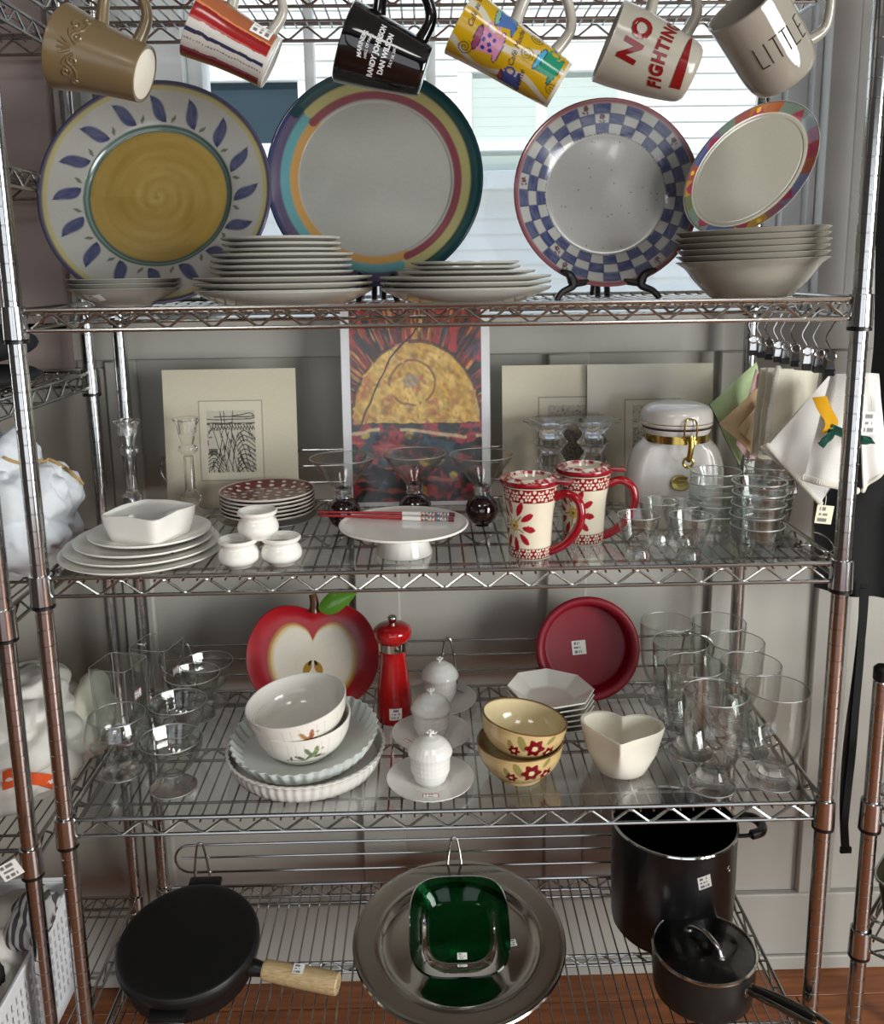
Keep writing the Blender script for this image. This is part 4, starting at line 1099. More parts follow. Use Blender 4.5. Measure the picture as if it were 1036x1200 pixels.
def squircle(hw, z, n=72, e=5.0, bulge=0):
    out = []
    for i in range(n):
        a = 2*PI*i/n; c, s = math.cos(a), math.sin(a); k = (abs(c)**e+abs(s)**e)**(-1/e)
        out.append((hw*k*c, hw*k*s, z+bulge*math.cos(4*a)))
    return out
b = MB(); hb = zat(Vector((p.x, p.y-.04, zs)), 602); w0 = 40*s_
rings = [squircle(.001, .0), squircle(w0*.82, 0, e=9), squircle(w0*.85, .002, e=9), squircle(w0*.97, hb*.6, e=9), squircle(w0*1.0, hb, e=9, bulge=.0012), squircle(w0*.975, hb+.001, e=9, bulge=.0012), squircle(w0*.93, hb*.93, e=8), squircle(w0*.80, hb*.88, e=6), squircle(.001, hb*.87)]
b.grid(np.array(rings), cv=True)
o = b.build('square_bowl', WHITE); o.location = (p.x+14*s_, p.y-.012, zs-.001); o.rotation_euler.z = math.radians(68); tag(o, 'square white dish with rounded corners, set on the flat white plates', 'bowl')

# three white ramekins
rk = None
def ramekin(pos, label, r):
    global rk
    if rk is None:
        t = thing('ramekin', pos, label, 'ramekin', 'little white ramekins')
        h = r*1.34
        MB().lathe(shell(cr([(r*.66, 0), (r*.72, .003), (r*.96, h*.25), (r*1.0, h*.45), (r*.9, h*.66), (r*.80, h*.74), (r*.84, h*.82), (r*.96, h*.92), (r*.97, h)], 4), .004, .006), 48).build('body', WHITE, t)
        rk = t
    else: t = dup(rk, pos, label)
    return t
p, s_ = spot(3, 281, 668, 34); r = 24*s_; p1 = p
ramekin(p, 'left of the two lower white ramekins', r)
p2, _ = spot(3, 331, 665, 34); ramekin(p2, 'right of the two lower white ramekins', r).rotation_euler.z = .3
ramekin((p1+p2)/2+Vector((-.002, .004, r*1.335)), 'white ramekin balanced on top of the other two', r)

# cake stand and chopsticks
p, s_ = spot(3, 474, 657, 66); R = 75.5*s_; h = zat(p, 612); rp_ = 33*s_
t = thing('cake_stand', p, 'white footed cake stand carrying red chopsticks', 'cake stand')
MB().lathe([(0, 0), (rp_, 0), (rp_*1.0, .003), (rp_*.86, h*.4), (rp_*.80, h*.72), (0, h*.72)], 56).build('pedestal', WHITE, t)
MB().lathe(cr([(0, h*.722), (rp_*.9, h*.722), (R*.72, h*.80), (R*.96, h*.9), (R, h*.96), (R*.985, h), (R*.95, h*.985), (R*.90, h*.955), (0, h*.945)], 4), 80).build('plate', WHITE, t)
zc = p.z+h+.0035
RED = mat('red_lacquer', '#a8141c', .25, 0, .05, coat=.2)
def chop(u0, v0, u1, v1, label, dz=0):
    a, c = at(u0, v0, zc+dz), at(u1, v1, zc+dz); t = thing('chopstick', a, label, 'chopstick', 'red chopsticks on the cake stand')
    d = c-a; L = d.length; M = d.to_track_quat('X', 'Z').to_matrix().to_4x4()
    def bar(nm, f0, f1, r0, r1, m): b = MB(); b.tube([(L*f0, 0, 0), (L*f1, 0, 0)], [r0, r1], 10, M=M); return b.build(nm, m, t)
    bar('shaft', 0, .62, .0016, .0031, RED); bar('paper_band', .62, .755, .0036, .0037, mat('white_paper', '#e9e6e2', .7)); bar('end_cap', .96, 1, .0036, .0036, mat('maroon_lacquer', '#5d1522', .3))
    b = MB(); P = rs([(L*.755, 0, 0), (L*.96, 0, 0)], .0009); M2 = M
    def pc(V):
        q = np.arange(len(V))//10; n_ = hashn(q//2, (np.arange(len(V)) % 10)//2, 4)
        pal = np.array([lin(c_) for c_ in ('#d8d4d0', '#2a5a8a', '#a83a3a', '#3f7a74', '#d2b8a0')]); return pal[(n_*4.99).astype(int)]
    b.tube(P, .0034, 10, M=M2, col=pc); b.build('patterned_grip', PAINT, t)
chop(373, 600, 533, 603, 'red chopstick lying at the back on the cake stand')
chop(376, 604, 532, 609, 'red chopstick lying at the front on the cake stand')

# martini glasses with dark ball stems
BALL = mat('dark_wine_glass', '#1c0206', .03, 0, .1, coat=1.0)
mg = None
def martini(u, vb, vt, wpx, label):
    global mg
    p, s_ = spot(3, u, vb, 20)
    if mg is None:
        t = thing('martini_glass', p, label, 'glass', 'cone glasses with dark ball stems'); rb = 19.5*s_; h = zat(p, vt); R = wpx/2*s_
        MB().ball((0, 0, rb), rb, 28, 18).lathe([(0, 0), (.012, 0), (.012, .0012), (0, .0014)], 24).build('ball_stem', BALL, t)
        z0 = rb*1.97; rn = 10*s_
        MB().lathe([(0, z0), (rn, z0), (rn*.92, z0+.006), (rn*1.0, z0+.014), (R-.0008, h-.002), (R, h), (R-.0012, h), (rn*.92, z0+.0165), (0, z0+.0155)], 56).build('cone_bowl', THINGLASS, t); rim(t, h, R-.0005)
        MB().lathe([(0, z0-.0005), (rn*1.02, z0-.0005), (rn*.94, z0+.006), (rn*1.03, z0+.0145), (0, z0+.015)], 32).build('neck', GLASS, t)
        MB().lathe([(0, z0+.0158), (rn*.7, z0+.0162), (rn*.55, z0+.0185), (0, z0+.019)], 20).build('base_disc', BALL, t); mg = t
    else: t = dup(mg, p, label)
martini(404, 622, 536, 75, 'left cone glass with dark ball stem, partly behind the chopstick tips')
martini(487, 616, 530, 77, 'middle cone glass with dark ball stem, directly behind the cake stand')
martini(565, 618, 526, 79, 'right cone glass with dark ball stem, beside the red mugs')

# red and cream lidded mugs
def mug_pat(P, R, H):
    a = np.arctan2(P[:, 0], -P[:, 1]); z = P[:, 2]/H; n = len(a); c = np.tile(np.array(lin('#ddd3bd')), (n, 1))
    red = lin('#8c1220')
    for z0, z1 in ((.02, .155), (.80, .985)):
        m = (z > z0)*(z < z1); N = 13; s = a/(2*PI)*N; fk = (s-np.floor(s)-.5)*2*PI/N*R; dz = (z-(z0+z1)/2)*H
        c = mixc(c, red, m*1.); r = np.hypot(fk, dz); th = np.arctan2(dz, fk)
        c = mixc(c, lin('#e3d9c8'), m*(r < .0085*(.75+.25*np.cos(th*6)))*1.); c = mixc(c, red, m*(r < .0038)); c = mixc(c, lin('#e3d9c8'), m*(r < .0019))
        g = np.hypot(np.abs(fk)-.5*2*PI/N*R, np.abs(dz)-.007); c = mixc(c, lin('#d9c5b5'), m*(g < .0028))
        c = mixc(c, lin('#4d0f18'), ((np.abs(z-z0) < .006)+(np.abs(z-z1) < .006) > 0)*.8)
    ac = -.45; x = (a-ac)*R; y = (z-.47)*H
    for k in range(10):
        th = math.radians(k*36-8); rr = .026; cx_, cy_ = rr*math.cos(th)*1.15, rr*math.sin(th)*1.15; dx, dy = x-cx_, y-cy_
        u = dx*math.cos(th)+dy*math.sin(th); v = -dx*math.sin(th)+dy*math.cos(th)
        q = (u/.0125)**2; wv = .0052*np.clip(1-q, 0, 1)**.7*(1+u*12)
        c = mixc(c, lin('#a01826'), (np.abs(v) < wv)*1.)
        if k % 2: c = mixc(c, lin('#5a6a48'), sstep(.0012, .0006, segd(x, y, [(.011*math.cos(th+.3), .011*math.sin(th+.3)), (.022*math.cos(th+.3), .022*math.sin(th+.3))])))
    for k in range(8):
        th = k*.785; c = mixc(c, lin('#c9a23c'), (ell(x, y, .007*math.cos(th), .007*math.sin(th), .0036, .0028, th) < 1)*1.)
    return mixc(c, lin('#4a5a30'), (np.hypot(x, y) < .003)*1.)
REDG = mat('red_glaze', '#8f0f1c', .12, 0, .06, coat=.4)
rm = None
def red_mug(u, vb, vt, wb, wt, label, yaw):
    global rm
    p, s_ = spot(3, u, vb, wb); M = Matrix.Translation(p) @ Matrix.Rotation(yaw, 4, 'Z')
    if rm is None:
        H = zat(p, vt); R0, R1 = wb/2*s_, wt/2*s_
        t = thing('lidded_mug', p, label, 'mug', 'red and cream mugs with lids')
        out = rs(cr([(R0*.96, 0), (R0, .003), (R0*1.02, H*.3), (R0*1.08, H*.6), (R1, H*.9), (R1*1.03, H)], 6), .0014)
        b = MB(); b.lathe([(0, 0)]+out, 260, None, lambda P: mug_pat(P, R1, H)); b.lathe([out[-1], (R1*.97, H), (R1*.94, H*.9), (R0*.9, .008), (0, .008)], 40, None, lambda P: np.tile(np.array(lin('#ddd3bd')), (len(P), 1)))
        b.build('body', PAINT, t)
        hd = MB(); hd.tube(cr([(R1*.95, 0, H*.84), (R1+.018, 0, H*.90), (R1+.036, 0, H*.80), (R1+.040, 0, H*.58), (R1+.030, 0, H*.36), (R1+.012, 0, H*.18), (R0*.96, 0, H*.07)], 6), .0068, 12); hd.build('handle', REDG, t)
        RL = R1*1.13
        def lidc(P):
            r = np.hypot(P[:, 0], P[:, 1])/RL; a = np.arctan2(P[:, 1], P[:, 0]); c = np.tile(np.array(lin('#e0d6c4')), (len(r), 1))
            nn = fbm(a*7, r*9, 5); c = mixc(c, lin('#a02030'), (r > .62)*(r < .97)*sstep(.42, .52, nn)*1.); return mixc(c, lin('#8f0f1c'), (r > .96)*1.)
        lid = MB(); lid.lathe(rs([(0, H+.004), (RL*.58, H+.004), (RL*.66, H+.012), (RL*.72, H+.013), (RL*.9, H+.008), (RL, H+.009)], .002), 130, None, lidc)
        lid.lathe([(RL, H+.009), (RL*1.01, H+.006), (RL*.99, H+.0025), (RL*.6, H+.0008), (0, H+.0008)], 60, None, lambda P: np.tile(np.array(lin('#8f0f1c')), (len(P), 1)))
        lo = lid.build('lid', PAINT, t)
        tb = MB(); tb.box((RL*.9, -.014, H+.0045), (RL*1.42, .014, H+.0095), bev=.0024); tb.build('lid_tab', REDG, lo); rm = t
    else: t = dup(rm, None, label, None, M)
    t.matrix_world = M; return t
red_mug(621, 657, 566, 50, 62, 'red and cream lidded mug with petal design, the one in front', math.radians(-25))
red_mug(683, 640, 551, 50, 62, 'red and cream lidded mug half hidden behind its twin', math.radians(-12))

# canister
p, s_ = spot(3, 788, 628, 100); H = zat(p, 511); R = 57*s_
t = thing('canister', p, 'white ceramic canister with clamp lid and gold medallion', 'canister')
IVG = mat('pearl_glaze', '#cdc8c3', .14, 0, .03, coat=.3)
def body_warp(V):
    V = V.copy(); V[:, 1] *= .62; f = V[:, 1] < 0
    lim = -.030; V[:, 1] = np.where(V[:, 1] < lim, lim+(V[:, 1]-lim)*.25, V[:, 1]); return V
MB().lathe(cr([(0, 0), (R*.80, 0), (R*.86, .004), (R*.97, H*.2), (R, H*.45), (R*.97, H*.68), (R*.86, H*.86), (R*.70, H*.96), (R*.64, H)], 6)+[(0, H)], 64, None, None, body_warp).build('body', IVG, t)
Rn = 37*s_
MB().lathe([(Rn*.95, H-.006), (Rn, H-.005), (Rn, H+.008), (Rn*.95, H+.009)], 48).build('brass_band', mat('brass', '#b59a52', .2, 1), t)
MB().lathe([(0, H+.008), (Rn, H+.008), (Rn*1.04, H+.012), (Rn*1.05, H+.017), (0, H+.017)], 56).build('neck_ring', IVG, t)
MB().lathe([(0, H+.0172), (Rn*1.03, H+.0172), (Rn*1.05, H+.019), (Rn*1.03, H+.0208), (0, H+.0208)], 56).build('rubber_seal', mat('brown_rubber', '#3a2420', .5), t)
Hl = zat(p, 470)
lid = MB().lathe([(0, H+.021)]+cr([(Rn*1.06, H+.021), (Rn*1.10, H+.024), (Rn*1.08, H+.027), (Rn*1.10, H+.031), (Rn*1.02, Hl-.012), (Rn*.66, Hl-.002), (0, Hl)], 5), 64).build('lid', IVG, t)
MB().lathe([(Rn*1.085, H+.0265), (Rn*1.105, H+.0275), (Rn*1.085, H+.0285)], 56).build('gold_line', MATS['brass'], lid)
cl = MB(); yf = -Rn*1.10; x0 = .006
cl.tube(cr([(x0-.010, yf-.003, H+.004), (x0-.010, yf-.005, H+.028), (x0-.006, yf-.002, H+.038), (x0+.006, yf-.002, H+.038), (x0+.010, yf-.005, H+.028), (x0+.010, yf-.003, H+.004)], 5), .0016, 8); cl.build('clamp_wire', MATS['brass'], t)
cl = MB(); cl.tube(cr([(x0, yf-.004, H+.012), (x0+.001, yf-.007, H-.004), (x0-.001, yf-.006, H-.024), (x0-.002, yf-.004, H-.030)], 5), list(np.linspace(.0055, .0042, 16)), 10); cl.tube([(x0-.002+.008*math.cos(a), yf-.003, H-.033+.008*math.sin(a)) for a in np.linspace(0, 6.283, 20)[:-1]], .0022, 8, True); cl.build('clamp_lever', MATS['brass'], t)
zm = zat(p, 560)
yb_ = -.030-(R*.62-.030)*.25-.0012
md_ = MB(); md_.lathe([(0, .0028), (.0115, .0026), (.0125, .0032), (.0145, .002), (.0145, 0), (0, 0)], 40, Matrix.Translation((.0, yb_-.0012, zm)) @ Matrix.Rotation(PI/2, 4, 'X') @ Matrix.Diagonal((1.22, .92, 1, 1)))
mo = md_.build('medallion', mat('antique_gold', '#a8935a', .35, .8, .1), t)
cb = MB()
for k, wd in enumerate((.013, .009, .012)): cb.box((-wd/2, yb_-.0048, zm+.004-.004*k-.0009), (wd/2, yb_-.0034, zm+.004-.004*k+.0009), bev=.0004, seg=1)
cb.build('medallion_relief', MATS['antique_gold'], mo)

# cordial glasses
def cut_glass(V):
    a = np.arctan2(V[:, 1], V[:, 0]); V = V.copy(); k = 1+.05*np.cos(a*6)*np.clip(1-V[:, 2]/.03, 0, 1); V[:, 0] *= k; V[:, 1] *= k; return V
cg = None
for u, vb, vt, lb_ in ((747, 659, 603, 'left of the two front cordial glasses beside the red mug'), (807, 660, 606, 'right of the two front cordial glasses, left of the cup stack'), (771, 640, 588, 'left of the two rear cordial glasses, before the canister'), (798, 643, 594, 'right of the two rear cordial glasses, before the canister')):
    p, s_ = spot(3, u, vb, 30)
    if cg is None:
        h = zat(p, vt); R = 24.5*s_; r0 = 15*s_
        cg = tag(MB().lathe(rs([(0, 0), (r0, 0), (r0*.98, .004), (r0*.86, h*.22), (r0*1.15, h*.42), (R*.92, h*.75), (R, h), (R-.0012, h+.0004), (R*.92-.0016, h*.75), (r0*1.0, h*.42), (r0*.5, h*.27), (0, h*.25)], .004), 36, None, None, cut_glass).build('cordial_glass', THINGLASS), lb_, 'glass', 'small cordial glasses'); cg.location = p; rim(cg, h, R-.0005); MB().lathe([(0, .0004), (r0*.97, .0004), (r0*.95, .004), (r0*.80, h*.22), (0, h*.23)], 30, None, None, cut_glass).build('thick_base', GLASS, cg)
    else: o = dup(cg, p, lb_); o.rotation_euler.z = u
# stacked glass cups
def octo(V):
    a = np.arctan2(V[:, 1], V[:, 0]); V = V.copy(); f = 1+.03*np.cos(a*8)*np.clip((.045-V[:, 2])/.02, 0, 1); V[:, 0] *= f; V[:, 1] *= f; return V
cup = None
def cups(u, vb, vt, n, where):
    global cup
    p, s_ = spot(3, u, vb, 40); R = 31*s_ if cup is None else 0; H = zat(p, vt)
    for k in range(n):
        lb_ = '%s of %d glass cups nested in the %s stack' % (rank(n-1-k, n), n, where)
        if cup is None:
            h = .048; cup = tag(MB().lathe(rs([(0, 0), (R*.62, 0), (R*.66, .003), (R*.74, .020), (R*.90, .026), (R*.95, .040), (R, h), (R-.0018, h+.0006), (R*.93, .040), (R*.85, .027), (R*.66, .021), (R*.58, .005), (0, .005)], .006), 40, None, None, octo).build('glass_cup', THINGLASS), lb_, 'cup', 'nested glass cups'); o = cup; rim(cup, .0484, R-.0009, th=.0011)
        else: o = dup(cup, None, lb_)
        o.location = (p.x+random.uniform(-.0015, .0015), p.y, p.z+k*(H-.048)/(n-1)); o.rotation_euler.z = k*.2
cups(885, 656, 564, 5, 'front right'); cups(834, 640, 552, 5, 'left'); cups(897, 630, 545, 5, 'rear right')

# ============================================================ LOWER SHELF (apple plate, bowls, tumblers)
# square glass vases
def vase(u, vb, vt, wpx, yaw, label):
    p, s_ = spot(4, u, vb, 20); h = zat(p, vt); w_ = wpx/2*s_/1.0
    t = thing('square_vase', p, label, 'vase', 'square clear glass vases'); t.rotation_euler.z = yaw
    rings = [squircle(.0005, 0, 48, 8), squircle(w_*.86, 0, 48, 8), squircle(w_*.9, .003, 48, 8), squircle(w_*.94, h*.5, 48, 8), squircle(w_, h, 48, 8), squircle(w_-.0022, h, 48, 8), squircle(w_*.94-.003, h*.5, 48, 8), squircle(w_*.84, .012, 48, 8), squircle(.0005, .011, 48, 8)]
    MB().grid(np.array(rings), cv=True).build('body', THINGLASS, t); rim(t, 0, pts=squircle(w_-.001, h, 48, 8), th=.001); rim(t, 0, pts=squircle(w_*.88, .004, 48, 8), th=.002)
    for q in range(4):
        b = MB(); a = PI/4+q*PI/2; b.tube([(w_*1.25*f*math.cos(a), w_*1.25*f*math.sin(a), z) for f, z in ((.9, .004), (.96, h*.5), (1.02, h))], .0012, 6); b.build('corner_edge', RIMG, t)
    sticker(t, Matrix.Translation((w_*.97+.0006, -w_*.1, h*.62)) @ Matrix.Rotation(PI/2, 4, 'Z') @ Matrix.Rotation(PI/2, 4, 'X'), .022, .018, int(u), edge='#8a3a4a')
vase(146, 868, 776, 50, -.25, 'square clear glass vase behind the round goblet, at the left post')
vase(190, 836, 753, 48, -.25, 'square clear glass vase nearest the back, beside the wire loop')
# footed glasses
def footed(name, u, vb, vt, wbowl, wfoot, prof, label, cat, group, mtl=THINGLASS, warp=None, L=4, seg=48, cache={}):
    p, s_ = spot(L, u, vb, wfoot)
    key = name
    if key in cache: return dup(cache[key], p, label)
    h = zat(p, vt); R, r = wbowl/2*s_, wfoot/2*s_
    t = thing(name, p, label, cat, group)
    foot, bowl = prof(R, r, h)
    MB().lathe(foot, seg, None, None, warp).build('foot', GLASS, t); zr = max(z for _, z in bowl); rr_ = [r_ for r_, z in bowl if z == zr][0]; rim(t, zr, rr_); rim(t, .0012, r-.0006, th=.0008); MB().lathe(bowl, seg, None, None, warp).build('bowl', mtl, t)
    cache[key] = t; return t
def goblet_p(R, r, h):
    zf = h*.24
    return ([(0, 0), (r, 0), (r, .002), (r*.75, .005), (r*.42, zf*.5), (r*.48, zf*.7), (r*.36, zf*.98), (0, zf)],
            [(0, zf+.0003)]+cr([(r*.36, zf+.0003), (R*.62, zf+h*.09), (R*.93, h*.52), (R, h*.68), (R*.95, h*.86), (R*.86, h)], 5)+[(R*.86-.0014, h+.0004)]+cr([(R*.95-.002, h*.86), (R-.002, h*.68), (R*.93-.003, h*.52), (R*.58, zf+h*.11), (0, zf+h*.06)], 5))
footed('round_goblet', 144, 918, 838, 76, 50, goblet_p, 'round bellied clear glass goblet at the front left', 'goblet', None)
def dessert_p(R, r, h):
    zf = h*.30
    return ([(0, 0), (r, 0), (r, .002), (r*.8, .006), (r*.42, zf*.55), (r*.36, zf*.98), (0, zf)],
            [(0, zf+.0003)]+cr([(r*.36, zf+.0003), (R*.5, zf+h*.08), (R*.80, h*.6), (R*.88, h*.8), (R, h)], 5)+[(R-.0018, h+.0006)]+cr([(R*.88-.0022, h*.8), (R*.80-.003, h*.6), (R*.45, zf+h*.12), (0, zf+h*.09)], 5))
for u, vb, vt, lb_ in ((205, 937, 866, 'footed glass dessert dish at the front, beside the round goblet'), (213, 888, 826, 'footed glass dessert dish second from the front of its row'), (230, 852, 792, 'footed glass dessert dish third from the front of its row'), (246, 836, 780, 'footed glass dessert dish at the back of its row by the wire loop')):
    footed('dessert_dish', u, vb, vt, 74, 54, dessert_p, lb_, 'dessert dish', 'footed glass dessert dishes', warp=facet(10, .018), seg=60)
def tumbler_p(R, r, h):
    zf = h*.20
    return ([(0, 0), (r, 0), (r, .0016), (r*.8, .004), (r*.58, .008), (r*.66, zf*.62), (r*.50, zf*.96), (0, zf)],
            [(0, zf+.0003)]+cr([(r*.5, zf+.0003), (R*.62, zf+h*.05), (R*.86, h*.42), (R*.95, h*.65), (R, h)], 6)+[(R-.001, h+.0003)]+cr([(R*.95-.0014, h*.65), (R*.86-.002, h*.42), (R*.55, zf+h*.07), (0, zf+h*.04)], 5))
for u, vb, vt, lb_ in ((833, 936, 812, 'footed tumbler at the front left of the glasses'), (904, 930, 812, 'footed tumbler at the front right of the glasses, by the post'),
        (809, 896, 778, 'left row footed tumbler, second from the front'), (874, 894, 778, 'right row footed tumbler, second from the front'),
        (794, 862, 755, 'left row footed tumbler, third from the front'), (857, 862, 752, 'right row footed tumbler, third from the front'),
        (778, 834, 733, 'left row footed tumbler, at the very back by the red bowl'), (838, 834, 731, 'right row footed tumbler, at the very back by the rear post')):
    footed('footed_tumbler', u, vb, vt, 73, 56, tumbler_p, lb_, 'tumbler', 'clear footed tumblers')

# apple plate
p = aty(367, 772, .375); s_ = 1/S(p); A = 76*s_
outl = [(0, .74), (.12, .78), (.30, .82), (.55, .80), (.80, .62), (.97, .30), (1.0, .0), (.95, -.35), (.80, -.68), (.55, -.92), (.25, -1.0), (0, -.96)]
outl = cr([(x, y) for x, y in outl], 6); outl = outl+[(-x, y) for x, y in outl[-2:0:-1]]
oa = np.array([math.atan2(y, x) for x, y in outl]); outl = [(x, y*.74 if y < 0 else y) for x, y in outl]; oa = np.array([math.atan2(y, x) for x, y in outl]); orr = np.array([math.hypot(x, y) for x, y in outl]); o_ = np.argsort(oa); oa, orr = oa[o_], orr[o_]
def aR(th): return np.interp((th+PI) % (2*PI)-PI, np.r_[oa[-1]-2*PI, oa, oa[0]+2*PI], np.r_[orr[-1], orr, orr[0]])
il = [(0, .30), (.10, .47), (.30, .56), (.50, .48), (.66, .22), (.68, -.1), (.60, -.45), (.42, -.75), (.18, -.9), (0, -.86)]
il = cr(il, 6); il = il+[(-x, y) for x, y in il[-2:0:-1]]
ia = np.array([math.atan2(y, x) for x, y in il]); il = [(x, y*.74 if y < 0 else y) for x, y in il]; ia = np.array([math.atan2(y, x) for x, y in il]); ir = np.array([math.hypot(x, y) for x, y in il]); o_ = np.argsort(ia); ia, ir = ia[o_], ir[o_]
def apple_c(X, Y):
    th = np.arctan2(Y, X); r = np.hypot(X, Y); q = r/np.interp(th, np.r_[ia[-1]-2*PI, ia, ia[0]+2*PI], np.r_[ir[-1], ir, ir[0]])
    c = np.tile(np.array(lin('#a50d1c')), (len(X), 1)); c = mixc(c, lin('#7f0a16'), sstep(.5, .75, fbm(X*4, Y*3, 3))*.5)
    c = mixc(c, lin('#a8742e'), sstep(1.02, .99, q)); c = mixc(c, lin('#cfae68'), sstep(.97, .93, q)); c = mixc(c, lin('#ddd4c4'), sstep(.93, .84, q))
    for s in (-1, 1):
        c = mixc(c, lin('#a87f38'), (ell(X, Y, s*.085, -.13, .058, .10, s*.45) < 1)*1.); c = mixc(c, lin('#1c1410'), (ell(X, Y, s*.045, -.055, .022, .045, s*.5) < 1)*1.)
    return c
b = MB(); nth, nr_ = 260, 90; TH = np.linspace(0, 2*PI, nth, endpoint=False); RR = np.linspace(.002, 1, nr_); rad_ = aR(TH)
X = RR[:, None]*np.cos(TH)*rad_; Y = RR[:, None]*np.sin(TH)*rad_
Zh = np.where(RR < .74, .0, np.clip((RR-.72)/.28, 0, 1)**2*.008/A)[:, None]+0*X
cc = apple_c(X.ravel(), Y.ravel()); b.grid(np.stack([X, Y, Zh+.006/A], 2)*A, None, lambda V: cc, cv=True)
b.grid(np.stack([X, Y, Zh], 2)[::6]*A, None, lambda V: np.tile(np.array(lin('#8e0c18')), (len(V), 1)), cv=True, flip=True)
e1 = np.stack([X[-1], Y[-1], Zh[-1]+.006/A], 1); e2 = np.stack([X[-1]*1.012, Y[-1]*1.012, Zh[-1]+.003/A], 1); e3 = np.stack([X[-1], Y[-1], Zh[-1]], 1)
b.grid(np.stack([e1, e2, e3])*A, None, lambda V: np.tile(np.array(lin('#8e0c18')), (len(V), 1)), cv=True)
t = thing('apple_plate', None, 'red plate shaped like a halved apple, leaning at the back', 'plate', None, stand(p, 14, 2, -1))
b.build('dish', painted('apple_glaze', .3), t)
st = MB(); st.tube(cr([(.02*A, .72*A, .012), (.03*A, .86*A, .012), (.0*A, 1.0*A, .012)], 5), list(np.linspace(.0105, .0075, 11)), 10); st.build('stem', mat('brown_glaze', '#5b3a22', .2), t)
lf = MB(); n1, n2 = 14, 9; P = np.zeros((n1, n2, 3))
for i in range(n1):
    u_ = i/(n1-1); wv = math.sin(PI*u_**.8)*.17+.004
    for j in range(n2):
        v_ = j/(n2-1)*2-1; P[i, j] = ((.10+u_*.58)*A, (.80+u_*.22+v_*wv)*A, .026+.006*(1-v_*v_)*math.sin(PI*u_)+.0)
lf.sheet(P, .005); lf.build('leaf', mat('green_glaze', '#4c7a22', .18, 0, .15, 30), t)

# pepper mill
p, s_ = spot(4, 463, 851, 42); H = zat(p, 722); R = 21*s_
t = thing('pepper_mill', p, 'glossy red pepper mill with a silver band', 'pepper mill')
MR = mat('glossy_red_lacquer', '#a30d10', .08, 0, .04, coat=.6)
MB().lathe([(0, 0)]+cr([(R*.98, 0), (R*1.0, .004), (R*.98, H*.15), (R*.92, H*.28), (R*.78, H*.47), (R*.70, H*.60), (R*.74, H*.66), (R*.80, H*.685)], 6)+[(0, H*.685)], 48).build('body', MR, t)
MB().lathe([(0, H*.686), (R*.80, H*.686), (R*.82, H*.69), (R*.82, H*.765), (0, H*.765)], 48).build('silver_band', STEEL, t)
MB().lathe([(0, H*.766)]+cr([(R*.80, H*.766), (R*.98, H*.80), (R*1.04, H*.845), (R*.98, H*.89), (R*.66, H*.925), (R*.25, H*.94)], 5)+[(0, H*.94)], 48).build('head', MR, t)
MB().lathe([(0, H*.94), (R*.18, H*.94), (R*.2, H*.96)]+cr([(R*.24, H*.97), (R*.26, H*.99), (R*.16, H*1.01), (0, H*1.015)], 4), 24).build('knob', STEEL, t)
sticker(t, Matrix.Rotation(.1, 4, 'Z') @ Matrix.Translation((0, -R*.985-.0008, H*.115)) @ Matrix.Rotation(PI/2, 4, 'X'), .024, .023, 5, curve=R)
kb = MB(); kb.box((.004, -R*.82-.002, H*.715), (.012, -R*.82+.002, H*.735), bev=.0006); kb.build('band_mark', BLACKP, t)

# quiche dishes and white bowls
def flute(n, amt, z0):
    def f(V):
        a = np.arctan2(V[:, 1], V[:, 0]); V = V.copy(); r = np.hypot(V[:, 0], V[:, 1]); k = 1+amt*np.cos(a*n)*sstep(.04, .085, r)*sstep(-.001, z0, V[:, 2]+.004); V[:, 0] *= k; V[:, 1] *= k; return V
    return f
p, s_ = spot(4, 362, 936, 156); R = 92*s_; h = .036
QG = mat('white_oven_glaze', '#e9e7e0', .14, 0, .02, coat=.3)
o = MB().lathe(rs([(0, 0), (R*.86, 0), (R*.90, .003), (R*.95, h*.5), (R*.97, h*.85), (R, h*.95), (R, h), (R*.965, h), (R*.90, .007), (0, .006)], .01), 240, None, None, flute(56, .008, .012)).build('quiche_dish', QG); o.location = p
tag(o, 'white fluted quiche dish, the lower one of the pair', 'baking dish', 'white fluted quiche dishes')
BLG = mat('pale_blue_white_glaze', '#d7dcd9', .14, 0, .02, coat=.3)
R2 = 86*s_; h2 = .030
o = MB().lathe(rs([(0, 0), (R2*.84, 0), (R2*.88, .003), (R2*.95, h2*.6), (R2*1.0, h2), (R2*.985, h2+.001), (R2*.93, h2*.6), (R2*.85, .006), (0, .005)], .008), 280, None, None, flute(40, .016, .015)).build('quiche_dish', BLG)
o.matrix_world = Matrix.Translation(p+Vector((-.002, .010, .026))) @ Matrix.Rotation(math.radians(4), 4, 'X') @ Matrix.Rotation(math.radians(-3), 4, 'Y')
tag(o, 'pale fluted quiche dish with wavy rim, resting inside the lower one', 'baking dish', 'white fluted quiche dishes')
